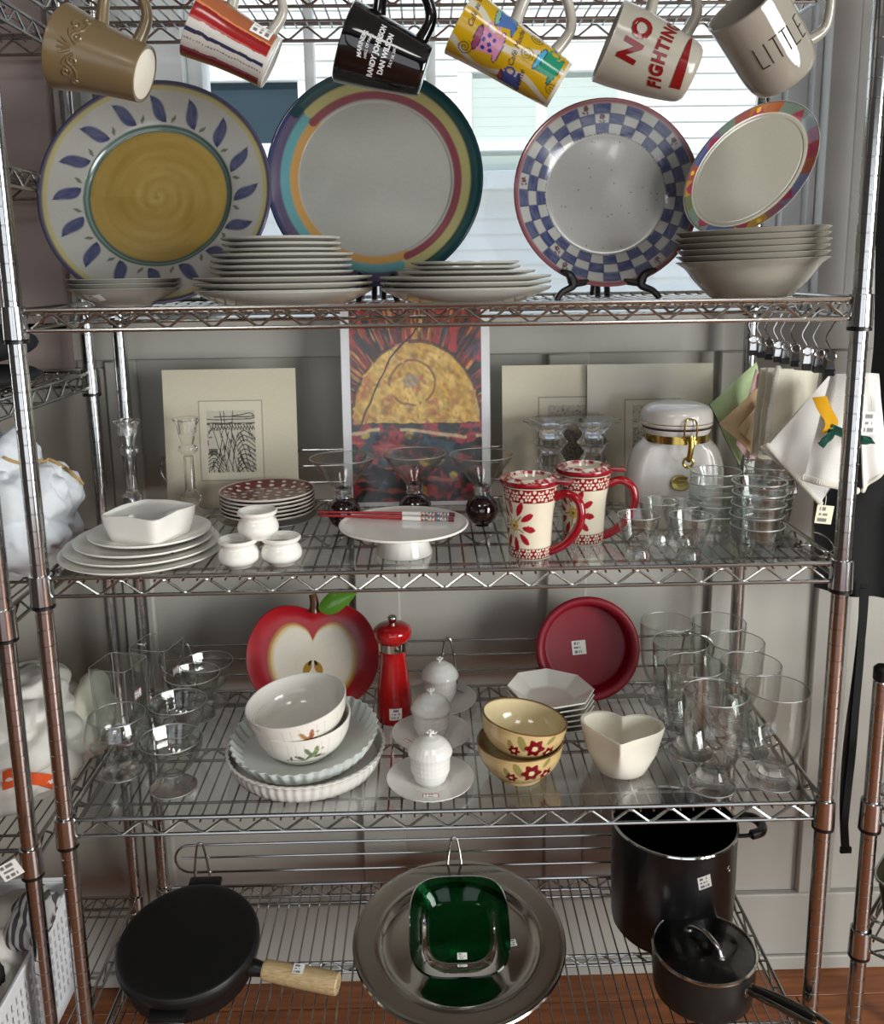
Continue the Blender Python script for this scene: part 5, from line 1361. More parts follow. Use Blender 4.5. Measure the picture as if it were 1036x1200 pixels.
def bowl_paint(kind):
    def f(P, R, H):
        a = np.arctan2(P[:, 0], -P[:, 1]); z = P[:, 2]; x = a*R; c = np.tile(np.array(lin('#ebe7de')), (len(a), 1))
        o = P[:, 2] > H*.2
        L = ('#b07a3a', '#a8552e', '#8a5a4a') if kind else ('#5f7a52', '#7d8f5a', '#3c4a44')
        for cx_, cy_, s, ang, k in ((.026, .50, .011, .6, 0), (.034, .62, .011, 1.4, 1), (.019, .64, .010, 2.2, 0), (.038, .42, .008, .1, 2), (.004, .45, .009, 2.6, 2), (.013, .36, .007, .3, 1), (-.012, .42, .006, 1.2, 2)):
            c = mixc(c, lin(L[k]), (ell(x, z, cx_+(0 if kind else .0), cy_*H, s, s*.42, ang) < 1)*o*.9); c = mixc(c, lin('#54402c'), sstep(.0008, .0003, segd(x, z, [(cx_-s*math.cos(ang), cy_*H-s*math.sin(ang)), (cx_+s*math.cos(ang), cy_*H+s*math.sin(ang))]))*o*.7)
        c = mixc(c, lin('#5a4632'), sstep(.0011, .0005, segd(x, z, cr([(-.018, .38*H), (.008, .34*H), (.028, .42*H), (.05, .36*H)], 5)))*o*.85)
        for cx_, cy_ in ((.05, .40), (-.02, .35), (.045, .66)): c = mixc(c, lin('#a06a3c'), (np.hypot(x-cx_, z-cy_*H) < .0025)*o*.8)
        c = mixc(c, lin('#cbc6ba'), (np.abs(((a*36/6.283) % 1)-.5) > .46)*(z > H*.12)*(z < H*.9)*.5)
        return c
    return f
def deco_bowl(M, R, H, r0, pf, label, group, name, inner='#e6e3dc', t=.003, out=None, cat='bowl', rimc=None):
    out = out or cr([(r0, 0), (r0*1.04, .003), (R*.80, H*.25), (R*.93, H*.55), (R*.985, H*.85), (R, H)], 5)
    b = MB(); b.lathe([(0, 0)]+rs(out, .0013), 300, None, lambda P: pf(P, R, H)); ic = np.array(lin(inner))
    inn = [(r-t, z) for r, z in out if z > .008][::-1]
    b.lathe([out[-1], (R-t*.4, H+t*.3)]+inn+[(0, .007)], 72, None, lambda P: mixc(np.tile(ic, (len(P), 1)), lin(rimc) if rimc else ic, (P[:, 2] > H-.001)*1.))
    o = b.build(name, PAINT); o.matrix_world = M; return tag(o, label, cat, group)
pb = p+Vector((-.002, -.008, .034)); Rb = 58*s_
zb = .062
deco_bowl(Matrix.Translation(pb) @ Matrix.Rotation(math.radians(-2), 4, 'Y') @ Matrix.Rotation(math.radians(3), 4, 'X'), Rb*.97, zb, Rb*.58, bowl_paint(0), 'white bowl with green leaf design, under the other white bowl', 'white leaf bowls', 'leaf_bowl')
deco_bowl(Matrix.Translation(pb+Vector((-.003, .0, .031))) @ Matrix.Rotation(math.radians(-7), 4, 'Y') @ Matrix.Rotation(math.radians(5), 4, 'X'), Rb, zb, Rb*.58, bowl_paint(1), 'white bowl with brown leaf design, stacked on the green leaf bowl', 'white leaf bowls', 'leaf_bowl')

# three lidded custard cups on saucers
PW = mat('basketweave_porcelain', '#e4e3df', .2, 0, .02)
def weave(V):
    V = V.copy(); a = np.arctan2(V[:, 1], V[:, 0]); r = np.hypot(V[:, 0], V[:, 1]); k = 1+.018*np.sin(a*16+V[:, 2]*380)*np.sin(a*16-V[:, 2]*380)*(r > .006); V[:, 0] *= k; V[:, 1] *= k; return V
cc_ = None
for i, (us, vs_, uc, vc, lb_) in enumerate(((505, 935, 505, 922, 'front'), (506, 880, 506, 871, 'middle'), (516, 838, 517, 829, 'rear'))):
    p, s_ = spot(4, us, vs_, 60)
    sl_ = 'white saucer under the %s lidded cup' % lb_ if i != 2 else 'white saucer under the lidded cup nearest the wire loop'
    cl_ = {'front': 'white lidded cup with flower finial, nearest the front', 'middle': 'white lidded cup with flower finial, middle of the row of three', 'rear': 'white lidded cup with flower finial, farthest back by the wire loop'}[lb_]
    if i == 0:
        R = 51*s_
        sa = thing('saucer', p, sl_, 'saucer', 'basketweave saucers')
        MB().lathe(rs([(0, .003), (R*.45, .003), (R*.5, .005), (R*.95, .0125), (R, .0135), (R*.99, .011), (R*.5, .0005), (R*.48, 0), (0, 0)], .003), 120, None, None, lambda V: np.c_[V[:, :2], V[:, 2]+.0004*np.sin(np.arctan2(V[:, 1], V[:, 0])*30)*np.sin(np.hypot(V[:, 0], V[:, 1])*900)]).build('dish', PW, sa)
        sticker(sa, Matrix.Translation((0, -R*.74, .0100)) @ Matrix.Rotation(math.radians(15), 4, 'X'), .026, .012, 2, edge='#b8485a')
        rc = 23*s_; h = zat(p, 884); c0 = p
        cu = thing('lidded_cup', p+Vector((0, 0, .0034)), cl_, 'cup', 'lidded white custard cups')
        ht = .052
        MB().lathe(rs([(0, 0), (rc*.62, 0), (rc*.68, .003), (rc*.80, .008), (rc*.98, ht*.45), (rc*1.0, ht*.8), (rc*1.0, ht), (rc*.92, ht), (rc*.9, ht*.4), (0, .006)], .0022), 96, None, None, weave).build('body', PW, cu)
        ld = MB().lathe(rs([(0, ht+.0004), (rc*1.12, ht+.0004), (rc*1.14, ht+.003), (rc*1.06, ht+.010), (rc*.85, ht+.020), (rc*.5, ht+.028), (rc*.15, ht+.031), (0, ht+.0312)], .002), 96, None, None, weave).build('lid', PW, cu)
        f = MB(); zf = ht+.031
        f.tube([(0, 0, zf-.001), (.001, 0, zf+.006)], .0024, 8)
        for k in range(5): q = k*1.257; f.ball((.0042*math.cos(q), .0042*math.sin(q), zf+.0075), (.0036, .0036, .0022), 8, 6)
        f.ball((0, 0, zf+.009), .0022, 8, 6); f.tube(cr([(.004, 0, zf+.004), (.009, .002, zf+.003), (.0115, .003, zf+.005)], 3), .0013, 6)
        f.build('flower_finial', PW, ld); cc_ = (sa, cu, p)
    else:
        a = dup(cc_[0], p, sl_); a.rotation_euler.z = (.0, -.9, 2.2)[i]
        dup(cc_[1], p+Vector((0, 0, .0034)), cl_).rotation_euler.z = i*.7

# yellow flowered bowls
def flower_paint(P, R, H):
    a = np.arctan2(P[:, 0], -P[:, 1]); z = P[:, 2]; x = (a-.12)*R*.95; n = len(a)
    c = np.tile(np.array(lin('#d2b885')), (n, 1)); c = mixc(c, lin('#bd9e68'), sstep(.45, .7, fbm(a*3, z*120, 3))*.5)
    for cx_, cy_, s in ((-.018, .56, .009), (-.036, .44, .007), (.030, .70, .006)): c = mixc(c, lin('#7d7a3e'), (ell(x, z, cx_, cy_*H+.010, s*1.6, s*.7, 2.0 if cx_ < 0 else .8) < 1)*.8)
    for cx_, cy_, s in ((.004, .62, .0180), (-.030, .46, .0110), (.033, .48, .0125)):
        r = np.hypot(x-cx_, z-cy_*H); th = np.arctan2(z-cy_*H, x-cx_)
        c = mixc(c, lin('#7a0c1a'), (r < s*(.84+.16*np.cos(th*6)))*1.); c = mixc(c, lin('#5f0813'), (r < s*.7)*(np.cos(th*7) < -.5)*.7)
        c = mixc(c, lin('#e0d0a0'), (r < s*.28)*1.)
    for k in range(5): c = mixc(c, lin('#6f7038'), sstep(.0012, .0006, segd(x, z, [(.0+.004*(k-2), .30*H), (.006*(k-2), .10*H)]))*.8)
    return mixc(c, lin('#6a4a2a'), (z > H-.0016)*.8)
p, s_ = spot(4, 609, 924, 64); R = 50*s_; H = zat(p, 866)
out = cr([(R*.54, 0), (R*.56, .004), (R*.58, .006), (R*.80, H*.32), (R*.95, H*.62), (R, H)], 6)
deco_bowl(Matrix.Translation(p), R, H, R*.55, flower_paint, 'yellow bowl with red flowers, the lower of the two', 'yellow flowered bowls', 'flower_bowl', '#d9c9a0', out=out, rimc='#6a4a2a')
deco_bowl(Matrix.Translation(p+Vector((-.001, .001, .040))) @ Matrix.Rotation(math.radians(9), 4, 'Y') @ Matrix.Rotation(math.radians(-3), 4, 'X'), R, H, R*.55, flower_paint, 'yellow bowl with red flowers, set inside the lower one', 'yellow flowered bowls', 'flower_bowl', '#d9c9a0', out=out, rimc='#6a4a2a')

# octagonal bowls
def octw(V):
    a = np.arctan2(V[:, 1], V[:, 0]); q = (a+PI/8) % (PI/4)-PI/8; r = np.hypot(V[:, 0], V[:, 1]); k = 1+(math.cos(PI/8)/np.cos(q)-1)*sstep(.02, .05, r)+0*r; V = V.copy(); V[:, 0] *= k; V[:, 1] *= k; return V
p, s_ = spot(4, 644, 866, 60); R = 51*s_; md = None
H = zat(p, 806); rise = (H-.026)/5
for k in range(6):
    if md is None:
        o = MB().lathe(rs([(0, 0), (R*.5, 0), (R*.53, .003), (R*.72, .012), (R*.99, .025), (R, .026), (R*.985, .0275), (R*.74, .016), (R*.56, .007), (0, .0055)], .005), 96, None, None, octw).build('octagonal_bowl', QG); md = o.data
    else: o = bpy.data.objects.new('octagonal_bowl', md); COL.objects.link(o)
    o.matrix_world = Matrix.Translation(p+Vector((0, 0, k*rise))) @ Matrix.Rotation(math.radians(2.5), 4, 'Y') @ Matrix.Rotation(.25+.02*k, 4, 'Z')
    tag(o, '%s of six white octagonal bowls beside the yellow bowls' % rank(5-k, 6), 'bowl', 'white octagonal bowls')
# red bowl leaning on the back ledge
p = aty(689, 764, .376); s_ = 1/S(p); p.z += .006; R = 61*s_
t = thing('red_bowl', None, 'deep red bowl standing on edge against the back wires', 'bowl', None, stand(p, 13))
RB = mat('crimson_glaze', '#8a0a22', .45, 0, .06)
d_ = .042
MB().lathe([(0, -d_)]+cr([(R*.72, -d_), (R*.80, -d_+.004), (R*.95, -.018), (R, -.004), (R*.99, .002), (R*.93, .0045), (R*.86, .001), (R*.83, -.006), (R*.80, -.030), (R*.74, -d_+.008)], 5)+[(0, -d_+.006)], 80).build('body', RB, t)
sticker(t, Matrix.Translation((-.012, -.003, -d_+.0075)) @ Matrix.Rotation(.08, 4, 'Z'), .028, .028, 8)
# heart bowl
p, s_ = spot(4, 727, 918, 66); H = zat(p, 852); b = MB(); NT = 96
def heart(sc_, z):
    out = []
    for i in range(NT):
        q = 2*PI*i/NT; x = 16*math.sin(q)**3; y_ = 13*math.cos(q)-5*math.cos(2*q)-2*math.cos(3*q)-math.cos(4*q)
        out.append((x/16*sc_*1.0, (y_+2.5)/14.5*sc_*.80, z))
    return out
def blend(c, h_, f): return [tuple(a*(1-f)+b__*f for a, b__ in zip(p_, q_)) for p_, q_ in zip(c, h_)]
def circ(r, z): return [(r*math.sin(2*PI*i/NT), r*math.cos(2*PI*i/NT)*.9, z) for i in range(NT)]
R = 49*s_
rings = [circ(.0005, 0), circ(R*.56, 0), circ(R*.60, .003), blend(circ(R*.82, H*.4), heart(R*.86, H*.4), .5), blend(circ(R*.94, H*.75), heart(R*.96, H*.75), .85), blend(circ(R, H*.96), heart(R, H*.96), .72), blend(circ(R*.985, H), heart(R*.985, H), .72), blend(circ(R*.91, H*.985), heart(R*.91, H*.985), .72), blend(circ(R*.85, H*.7), heart(R*.88, H*.7), .85), blend(circ(R*.7, H*.35), heart(R*.75, H*.35), .5), circ(R*.5, .008), circ(.0005, .007)]
b.grid(np.array(rings), cv=True, flip=True); o = b.build('heart_bowl', mat('ivory_glaze', '#e6dfd0', .12, 0, .02, coat=.3)); o.location = p; tag(o, 'white heart shaped bowl in front of the red bowl', 'bowl')
bs = o; bs.rotation_euler.z = math.radians(-14)

# ============================================================ BOTTOM SHELF
MATB = mat('matte_black_enamel', '#0c0c0d', .42, 0, .1, 20, .05, 300)
# lidded skillet, tilted on the ledge
p, s_ = spot(5, 229, 1186, 120); R = 81*s_
t = thing('lidded_skillet', None, 'black lidded skillet with a pale wooden handle', 'skillet', None, Matrix.Translation(p+Vector((0, 0, .012))) @ Matrix.Rotation(math.radians(9), 4, 'X') @ Matrix.Rotation(math.radians(0), 4, 'Y'))
hp = .052
MB().lathe([(0, 0), (R*.80, 0), (R*.84, .003), (R*.955, hp*.8), (R*.965, hp), (R*.93, hp), (R*.90, .006), (0, .005)], 80).build('pan', MATB, t)
MB().lathe([(0, hp+.0005), (R*.97, hp+.0005), (R, hp+.003)]+cr([(R, hp+.010), (R*.985, hp+.017), (R*.94, hp+.022), (R*.7, hp+.0245), (0, hp+.026)], 5), 80).build('lid', MATB, t)
b = MB(); b.box((-.032, R*.9, hp+.004), (.032, R*1.17, hp+.016), bev=.004); b.build('rear_tab', MATB, t)
b = MB(); b.box((-.040, -R*1.10, hp-.014), (.026, -R*.86, hp-.002), bev=.005); b.build('pour_tab', MATB, t)
MB().tube([(-.038, -R*1.105, hp-.012), (.024, -R*1.105, hp-.012)], .0012, 6).build('edge_wire', STEEL, t)
ca = math.radians(-13); d = Vector((math.cos(ca), math.sin(ca), -.02)); a0 = d*R*.93+Vector((0, 0, hp*.62))
MB().tube([a0, a0+d*.028], [.016, .012], 14).build('handle_neck', MATB, t)
OAK = wood('pale_oak', '#a88c62', '#cdb58a', .5, 6)
hm_ = d.to_track_quat('X', 'Z').to_matrix().to_4x4(); hm_.translation = a0+d*.026
hd = MB(); hd.lathe([(0, 0)]+cr([(.0150, 0), (.0175, .004), (.0190, .06), (.0195, .12), (.0188, .138)], 5)+[(.0165, .1405), (.0070, .1405), (.0065, .132), (0, .132)], 28, hm_ @ Matrix.Rotation(PI/2, 4, 'Y')); ho = hd.build('handle', OAK, t)
MB().lathe([(.0, .1325), (.0058, .1325), (.0058, .1327), (0, .1328)], 16, hm_ @ Matrix.Rotation(PI/2, 4, 'Y')).build('hang_hole', BLACKP, ho)
sticker(ho, hm_ @ Matrix.Translation((.066, 0, .0193)) @ Matrix.Rotation(.1, 4, 'Z') @ Matrix.Rotation(PI/2, 4, 'Z') @ Matrix.Rotation(-PI/2, 4, 'Z'), .020, .020, 9)

# steel tray and green glass dish
TRAYM = mat('tarnished_silver', '#c4c0b8', .12, 1, .12, 14)
p = aty(538, 1108, .20); s_ = 1/S(p)
lean = 6; R = 127*s_
zc = TOP[5]+R*math.sin(math.radians(lean))*1.0+.004
yc = at(538, 1100, zc).y; p = Vector((at(538, 1100, zc).x, yc, zc))
TM = Matrix.Translation(p) @ Matrix.Rotation(math.radians(lean), 4, 'X')
t = thing('round_tray', None, 'round polished metal tray with a wide rim, leaning in the centre', 'tray', None, TM)
MB().lathe(rs([(0, -.010), (R*.66, -.010), (R*.70, -.008), (R*.745, .0), (R*.765, .0015), (R*.79, .0), (R*.80, .0002), (R*.97, .005), (R*.99, .0045), (R, .002), (R*.985, .0005), (R*.8, -.004), (R*.74, -.006), (R*.68, -.014), (0, -.014)], .008), 110).build('dish', TRAYM, t)
sticker(t, Matrix.Translation((R*.50, -.004, -.0092)) @ Matrix.Rotation(.15, 4, 'Z'), .016, .016, 4)
GR = glassmat('emerald_glass', (.003, .14, .03), 0, .0, 1.33)
w_ = 59*s_
GM = TM @ Matrix.Translation((0, -.016, .045)) @ Matrix.Rotation(math.radians(20), 4, 'X')
t = thing('green_glass_dish', None, 'square emerald green glass dish leaning inside the metal tray', 'dish', None, GM)
def sq(hw, z, e=3.6): return squircle(hw, z, 96, e)
rings = [sq(.0005, -.028), sq(w_*.60, -.028), sq(w_*.68, -.025), sq(w_*.84, -.008), sq(w_*.98, .003), sq(w_, .006), sq(w_*.975, .008), sq(w_*.83, .0), sq(w_*.70, -.010), sq(w_*.62, -.021), sq(w_*.56, -.023), sq(.0005, -.023)]
b = MB(); b.grid(np.array(rings), cv=True); b.build('body', GR, t)
sticker(t, Matrix.Translation((.004, -w_*.46, -.0218)), .018, .012, 6)

# stock pot
p, s_ = spot(5, 784, 1122, 120); R = 70*s_; H = zat(p, 960)
t = thing('stock_pot', p, 'tall black stock pot behind the saucepan', 'pot')
POTM = mat('black_nonstick', '#101012', .3, .0, .1, 20)
MB().lathe(cr([(R*.86, 0), (R*.95, .006), (R*.98, .02), (R, H*.5), (R, H-.004)], 4)+[(R*1.015, H-.002), (R*1.0, H+.001), (R*.97, H-.002), (R*.965, .01), (0, .008)] if False else [(0, 0), (R*.84, 0), (R*.94, .006), (R*.98, .02), (R, H*.5), (R, H-.004), (R*.97, H-.004), (R*.965, .01), (0, .008)], 72).build('pot', POTM, t)
MB().lathe([(R*1.0, H-.0038), (R*1.02, H-.002), (R*1.01, H+.001), (R*.98, H+.0005), (R*.97, H-.0038)], 72).build('steel_rim', STEEL, t)
for s in (1,):
    b = MB(); zz = H-.030; b.tube(cr([(s*R*.99, -.026, zz+.008), (s*(R+.018), -.030, zz+.012), (s*(R+.044), -.022, zz+.014), (s*(R+.052), 0, zz+.014), (s*(R+.044), .022, zz+.014), (s*(R+.018), .030, zz+.012), (s*R*.99, .026, zz+.008)], 5), [.004]*6+[.0095]*19+[.004]*6, 10)
    b.build('side_handle', BLACKP, t)
sticker(t, Matrix.Rotation(.22, 4, 'Z') @ Matrix.Translation((0, -R-.0008, H*.77)) @ Matrix.Rotation(PI/2, 4, 'X') @ Matrix.Rotation(.18, 4, 'Z'), .026, .026, 7, curve=R)
b = MB(); b.tube([(R*math.sin(.72)*1.004+.004*math.cos(q)*.7, -R*math.cos(.72)*1.004+.004*math.cos(q)*.7, H*.80+.006*math.sin(q)) for q in np.linspace(0, 6.283, 16)[:-1]], .0009, 6, True); b.build('embossed_mark', STEEL, t)
# saucepan with glass lid
p, s_ = spot(5, 821, 1196, 90); R = 59*s_; H = zat(p, 1110)
t = thing('saucepan', p, 'grey black saucepan with glass lid at the front right', 'saucepan')
PANM = mat('charcoal_anodized', '#2a2826', .38, .3, .1, 20)
MB().lathe([(0, 0), (R*.80, 0), (R*.90, .004), (R*.96, .016), (R*.985, H*.5), (R*.985, H-.003), (R*.95, H-.003), (R*.94, .008), (0, .006)], 72).build('pan', PANM, t)
lg = MB().lathe([(R*.97, H-.0025), (R*1.01, H-.0015), (R*1.01, H+.0015), (R*.97, H+.003), (R*.95, H+.001)], 72).build('lid_ring', STEEL, t)
MB().lathe(cr([(R*.97, H+.0005), (R*.7, H+.008), (R*.35, H+.012), (0, H+.013)], 5)+[(0, H+.010), (R*.35, H+.009), (R*.7, H+.005), (R*.96, H-.001)], 64).build('lid_glass', glassmat('smoke_glass', (.8, .8, .8), 0, .35), lg)
M2 = Matrix.Rotation(math.radians(-62), 4, 'Z')
b = MB(); b.tube(cr([(-.040, 0, H+.009), (-.030, 0, H+.022), (0, 0, H+.031), (.028, 0, H+.024), (.040, 0, H+.010)], 6), .0050, 10, M=M2); b.ball((.040, 0, H+.0085), (.008, .008, .0035), 14, 8, M2); b.ball((-.040, 0, H+.0085), (.008, .008, .0035), 14, 8, M2); b.build('lid_handle', CHROME, lg)
M3 = Matrix.Rotation(math.radians(-52), 4, 'Z')
b = MB(); b.box((R*.975, -.013, H*.60), (R*1.03, .013, H*.82), M3, .004); b.build('handle_bracket', STEEL, t)
b = MB(); b.ball((R*1.03, 0, H*.71), (.003, .004, .004), 10, 8, M3); b.build('rivet', STEEL, t)
b = MB()
for sy in (-1, 1): b.tube(cr([(R*1.0, sy*.004, H*.74), (R+.02, sy*.009, H*.80), (R+.06, sy*.012, H*.90), (R+.12, sy*.011, H*1.0), (R+.155, sy*.004, H*1.03)], 6), .0052, 10, M=M3)
b.build('handle', mat('dark_steel', '#8b8780', .2, 1), t)
b = MB(); b.tube([(R+.01, 0, H*.775), (R+.06, 0, H*.895), (R+.118, 0, H*.992)], .0062, 10, M=M3 @ Matrix.Translation((0, 0, .002))); b.build('handle_insert', mat('dark_insert', '#2c2a28', .3, .6), t)

# ============================================================ linens on clip hangers, right side
def quad(c, ys, nu=26, nv=26, wave=.003, nw=2.5, seed=0, sag=0):
    """cloth between four picture corners TL, TR, BR, BL at depths ys"""
    q = [aty(u, v, y) for (u, v), y in zip(c, ys)]; P = np.zeros((nu, nv, 3))
    nrm = (q[1]-q[0]).cross(q[3]-q[0]).normalized()
    for i in range(nu):
        a = i/(nu-1)
        for j in range(nv):
            b_ = j/(nv-1); p = (q[0]*(1-a)+q[1]*a)*(1-b_)+(q[3]*(1-a)+q[2]*a)*b_
            d = wave*math.sin(nw*PI*a+seed*2+b_*1.2)*(.25+.75*b_)+.004*(mnoise.noise((a*3+seed, b_*3, seed*.7)))
            p = p+nrm*d; P[i, j] = p[:]
    return P
def scallop(P, side, n, r):
    """lace loops along one border of a cloth grid"""
    e = {'b': P[:, -1], 'l': P[0, :], 'r': P[-1, :], 't': P[:, 0]}[side]
    b = MB(); L = rs([tuple(x) for x in e], r*1.1)
    for i, c in enumerate(L): b.ball(c, (r, r*.5, r), 6, 5)
    return b
CLOTHS = {k: mat('linen_'+k, h, .9, 0, .05, 14, .35, 700) for k, h in dict(white='#e6e4e0', cream='#ded8c6', tan='#cdb08a', green='#b9cf9f', pink='#c9a5a6', lace='#dcd8cc', greenedge='#1d4a34', yellow='#e0a50c', bow='#0c4a3c').items()}
def cloth(name, label, c, ys, m, th=.002, edge=None, edges='', group='linens on the clip hangers', r=.0028, **kw):
    P = quad(c, ys, **kw); o = MB().sheet(P, th).build(name, CLOTHS[m]); tag(o, label, 'napkin', group)
    for s in edges:
        scallop(P, s, 0, r).build('lace_edge', CLOTHS[edge or 'lace'], o)
    return o, P
yy = lambda a, b, c, d: (a, b, c, d)
cloth('cloth_napkin', 'pale green napkin with dark green edge, leftmost of the hanging linens', [(886, 424), (893, 450), (866, 545), (832, 474)], (.36, .36, .35, .36), 'green', edge='greenedge', edges='b', r=.0016, seed=1)
cloth('cloth_napkin', 'dusty pink napkin between the green and tan ones', [(886, 432), (892, 440), (884, 548), (862, 520)], (.335, .33, .33, .335), 'pink', seed=2)
cloth('cloth_napkin', 'tan napkin whose corner points left, wider of the two tan ones', [(892, 450), (900, 470), (884, 534), (843, 497)], (.31, .31, .30, .31), 'tan', seed=3)
cloth('cloth_napkin', 'tan napkin rolled edge, narrow one nearest the cream napkins', [(893, 468), (900, 480), (892, 530), (864, 503)], (.295, .295, .29, .295), 'tan', seed=4)
cloth('cloth_napkin', 'plain cream napkin hanging upright beside the tan ones', [(890, 431), (905, 431), (896, 540), (878, 532)], (.255, .27, .27, .255), 'cream', seed=5)
cloth('cloth_napkin', 'cream napkin hanging upright behind the lace edged one', [(899, 431), (930, 432), (916, 542), (888, 536)], (.225, .24, .24, .225), 'cream', seed=6)
cloth('cloth_napkin', 'white napkin with wavy lace down its left side', [(912, 432), (960, 436), (946, 545), (897, 530)], (.185, .20, .20, .185), 'cream', edges='l', r=.0055, seed=7)
o, P = cloth('cloth_napkin', 'large white napkin hung by its corner, lace along the lower edge', [(973, 438), (1000, 520), (962, 590), (900, 522)], (.13, .11, .11, .13), 'white', edges='b', r=.0045, seed=8, wave=.002)
cloth('cloth_napkin', 'second white napkin hung by its corner, just behind the large one', [(973, 441), (992, 512), (950, 578), (893, 524)], (.15, .135, .14, .15), 'cream', edges='b', r=.003, seed=9, wave=.002)
# doily with ribbons
o, P = cloth('lace_doily', 'white lace doily with green bow and yellow ribbon, behind the post', [(974, 438), (1014, 438), (1004, 575), (942, 560)], (.085, .06, .06, .085), 'white', edges='b', r=.006, seed=10, wave=.004)
b = MB()
for pts, y_ in (([(952, 466), (958, 480), (967, 496), (962, 508)], .052),):
    A = [aty(u, v, y_) for u, v in cr(pts, 5)]; B = [aty(u+17-3*i/len(A), v-2, y_) for i, (u, v) in enumerate(cr(pts, 5))]
    b.sheet(np.array([[a[:], ((a+c)/2)[:], c[:]] for a, c in zip(A, B)]), .0012)
b.build('yellow_ribbon', CLOTHS['yellow'], o)
for q in ([(984, 503), (972, 506), (958, 519), (964, 525)], [(976, 497), (1000, 508), (996, 516), (970, 506)], [(1002, 508), (1020, 512), (1026, 520), (1003, 521)]):
    P2 = quad(q, (.05, .045, .045, .05), 8, 8, .001); MB().sheet(P2, .0012).build('green_ribbon', CLOTHS['bow'], o)
cloth('lace_doily', 'white lace cloth right of the front post, above the black garment', [(1006, 436), (1030, 438), (1040, 545), (1012, 575)], (.14, .14, .15, .14), 'white', edges='b', r=.004, seed=12, wave=.004)
def hang_tag(u, v, y, w_, h_, rot, seed, name, label, edge=None, bg='#f0eee6'):
    t = thing(name, aty(u, v, y), label, 'tag', 'price tags on the linens')
    sticker(t, Matrix.Rotation(rot, 4, 'Y') @ Matrix.Rotation(PI/2, 4, 'X'), w_, h_, seed, 'tag_card', edge, bg=bg)
    b = MB(); b.tube(cr([(0, 0, h_*.5-.002), (.003, .004, h_*.5+.012), (.001, .008, h_*.5+.024)], 4), .0006, 5); b.build('string', mat('white_string', '#e8e6e0', .8), t)
hang_tag(966, 603, .085, .027, .030, .12, 3, 'price_tag', 'cream price tag with yellow edge under the large white napkin', None, '#e9e4c8')
hang_tag(926, 572, .16, .024, .026, -.15, 5, 'price_tag', 'black bordered price tag above the loose clip hanger', '#1a1a1a')
hang_tag(878, 547, .27, .020, .028, .05, 7, 'price_tag', 'price tag under the pink and tan napkins', '#444444')
hang_tag(1020, 496, .10, .026, .036, .05, 9, 'price_tag', 'price tag on the lace right of the front post', None)
# hangers: a hook over the shelf's side rail with a sprung clip
hk = None
def hanger(y, dz, label):
    global hk
    p = Vector((XR-.001, y, HS[2]-.0282))
    if hk is None:
        t = thing('clip_hanger', p, label, 'hanger', 'clip hangers on the side rail')
        b = MB(); b.tube(cr([(.016, 0, -.012), (.013, 0, .004), (.004, 0, .0062), (-.008, 0, -.004), (-.018, 0, -.022), (-.022, 0, -.034), (-.015, 0, -.048), (-.013, 0, -.055)], 5), .0013, 7); b.build('wire_hook', CHROME, t)
        c = MB(); [c.poly([(-.019, -.080), (-.007, -.080), (-.009, -.060), (-.010, -.052), (-.016, -.052), (-.017, -.060)], .0012, Matrix.Translation((0, s_*.005, 0)) @ Matrix.Rotation(PI/2, 4, 'X')) for s_ in (-1, 1)]
        c.lathe([(.0035, -.007), (.0062, -.007), (.0062, .007), (.0035, .007)], 14, Matrix.Translation((-.013, 0, -.058)) @ Matrix.Rotation(PI/2, 4, 'X')); c.tube([(-.013+.0068*math.cos(q), -.0065, -.058+.0068*math.sin(q)) for q in np.linspace(0, 6.283, 20)[:-1]], .0015, 6, True); c.build('spring_clip', CHROME, t)
        d = MB(); d.box((-.020, -.0075, -.088), (-.006, -.003, -.078), bev=.001, seg=1); d.box((-.020, .003, -.088), (-.006, .0075, -.078), bev=.001, seg=1); d.build('rubber_grip', BLACKP, t); hk = t
    else: t = dup(hk, p, label)
    t.rotation_euler.z = dz; return t
for i, y_ in enumerate((.375, .335, .295, .255, .225, .18, .135, .095, .05)):
    hanger(y_, -.35+.15*math.sin(i*2.1), '%s clip hanger on the side rail, counted from the back' % ('first second third fourth fifth sixth seventh eighth ninth'.split()[i]))
# loose clip hanger on the shelf
p = at(927, 642, z3); t = thing('clip_hanger', p, 'loose clip hanger lying on the shelf beside the glass cups', 'hanger'); t.rotation_euler.z = -.5
b = MB(); b.tube(cr([(.012, .0, .006), (.03, .004, .006), (.05, -.012, .004), (.062, .008, .004), (.055, .03, .010), (.038, .042, .016), (.028, .040, .018)], 6), .0014, 7); b.build('wire_hook', CHROME, t)
b = MB(); b.box((-.016, -.012, .002), (.016, .010, .004), bev=.0006, seg=1); b.box((-.016, -.010, .010), (.014, .012, .012), Matrix.Rotation(.2, 4, 'Y'), .0006, 1); b.lathe([(.003, -.01), (.0055, -.01), (.0055, .01), (.003, .01)], 12, Matrix.Translation((.01, 0, .0075)) @ Matrix.Rotation(PI/2, 4, 'X')); b.build('spring_clip', CHROME, t)
b = MB(); b.box((-.024, -.015, .001), (-.015, .014, .006), bev=.001, seg=1); b.box((-.023, -.014, .010), (-.014, .015, .016), bev=.001, seg=1); b.build('rubber_grip', BLACKP, t)

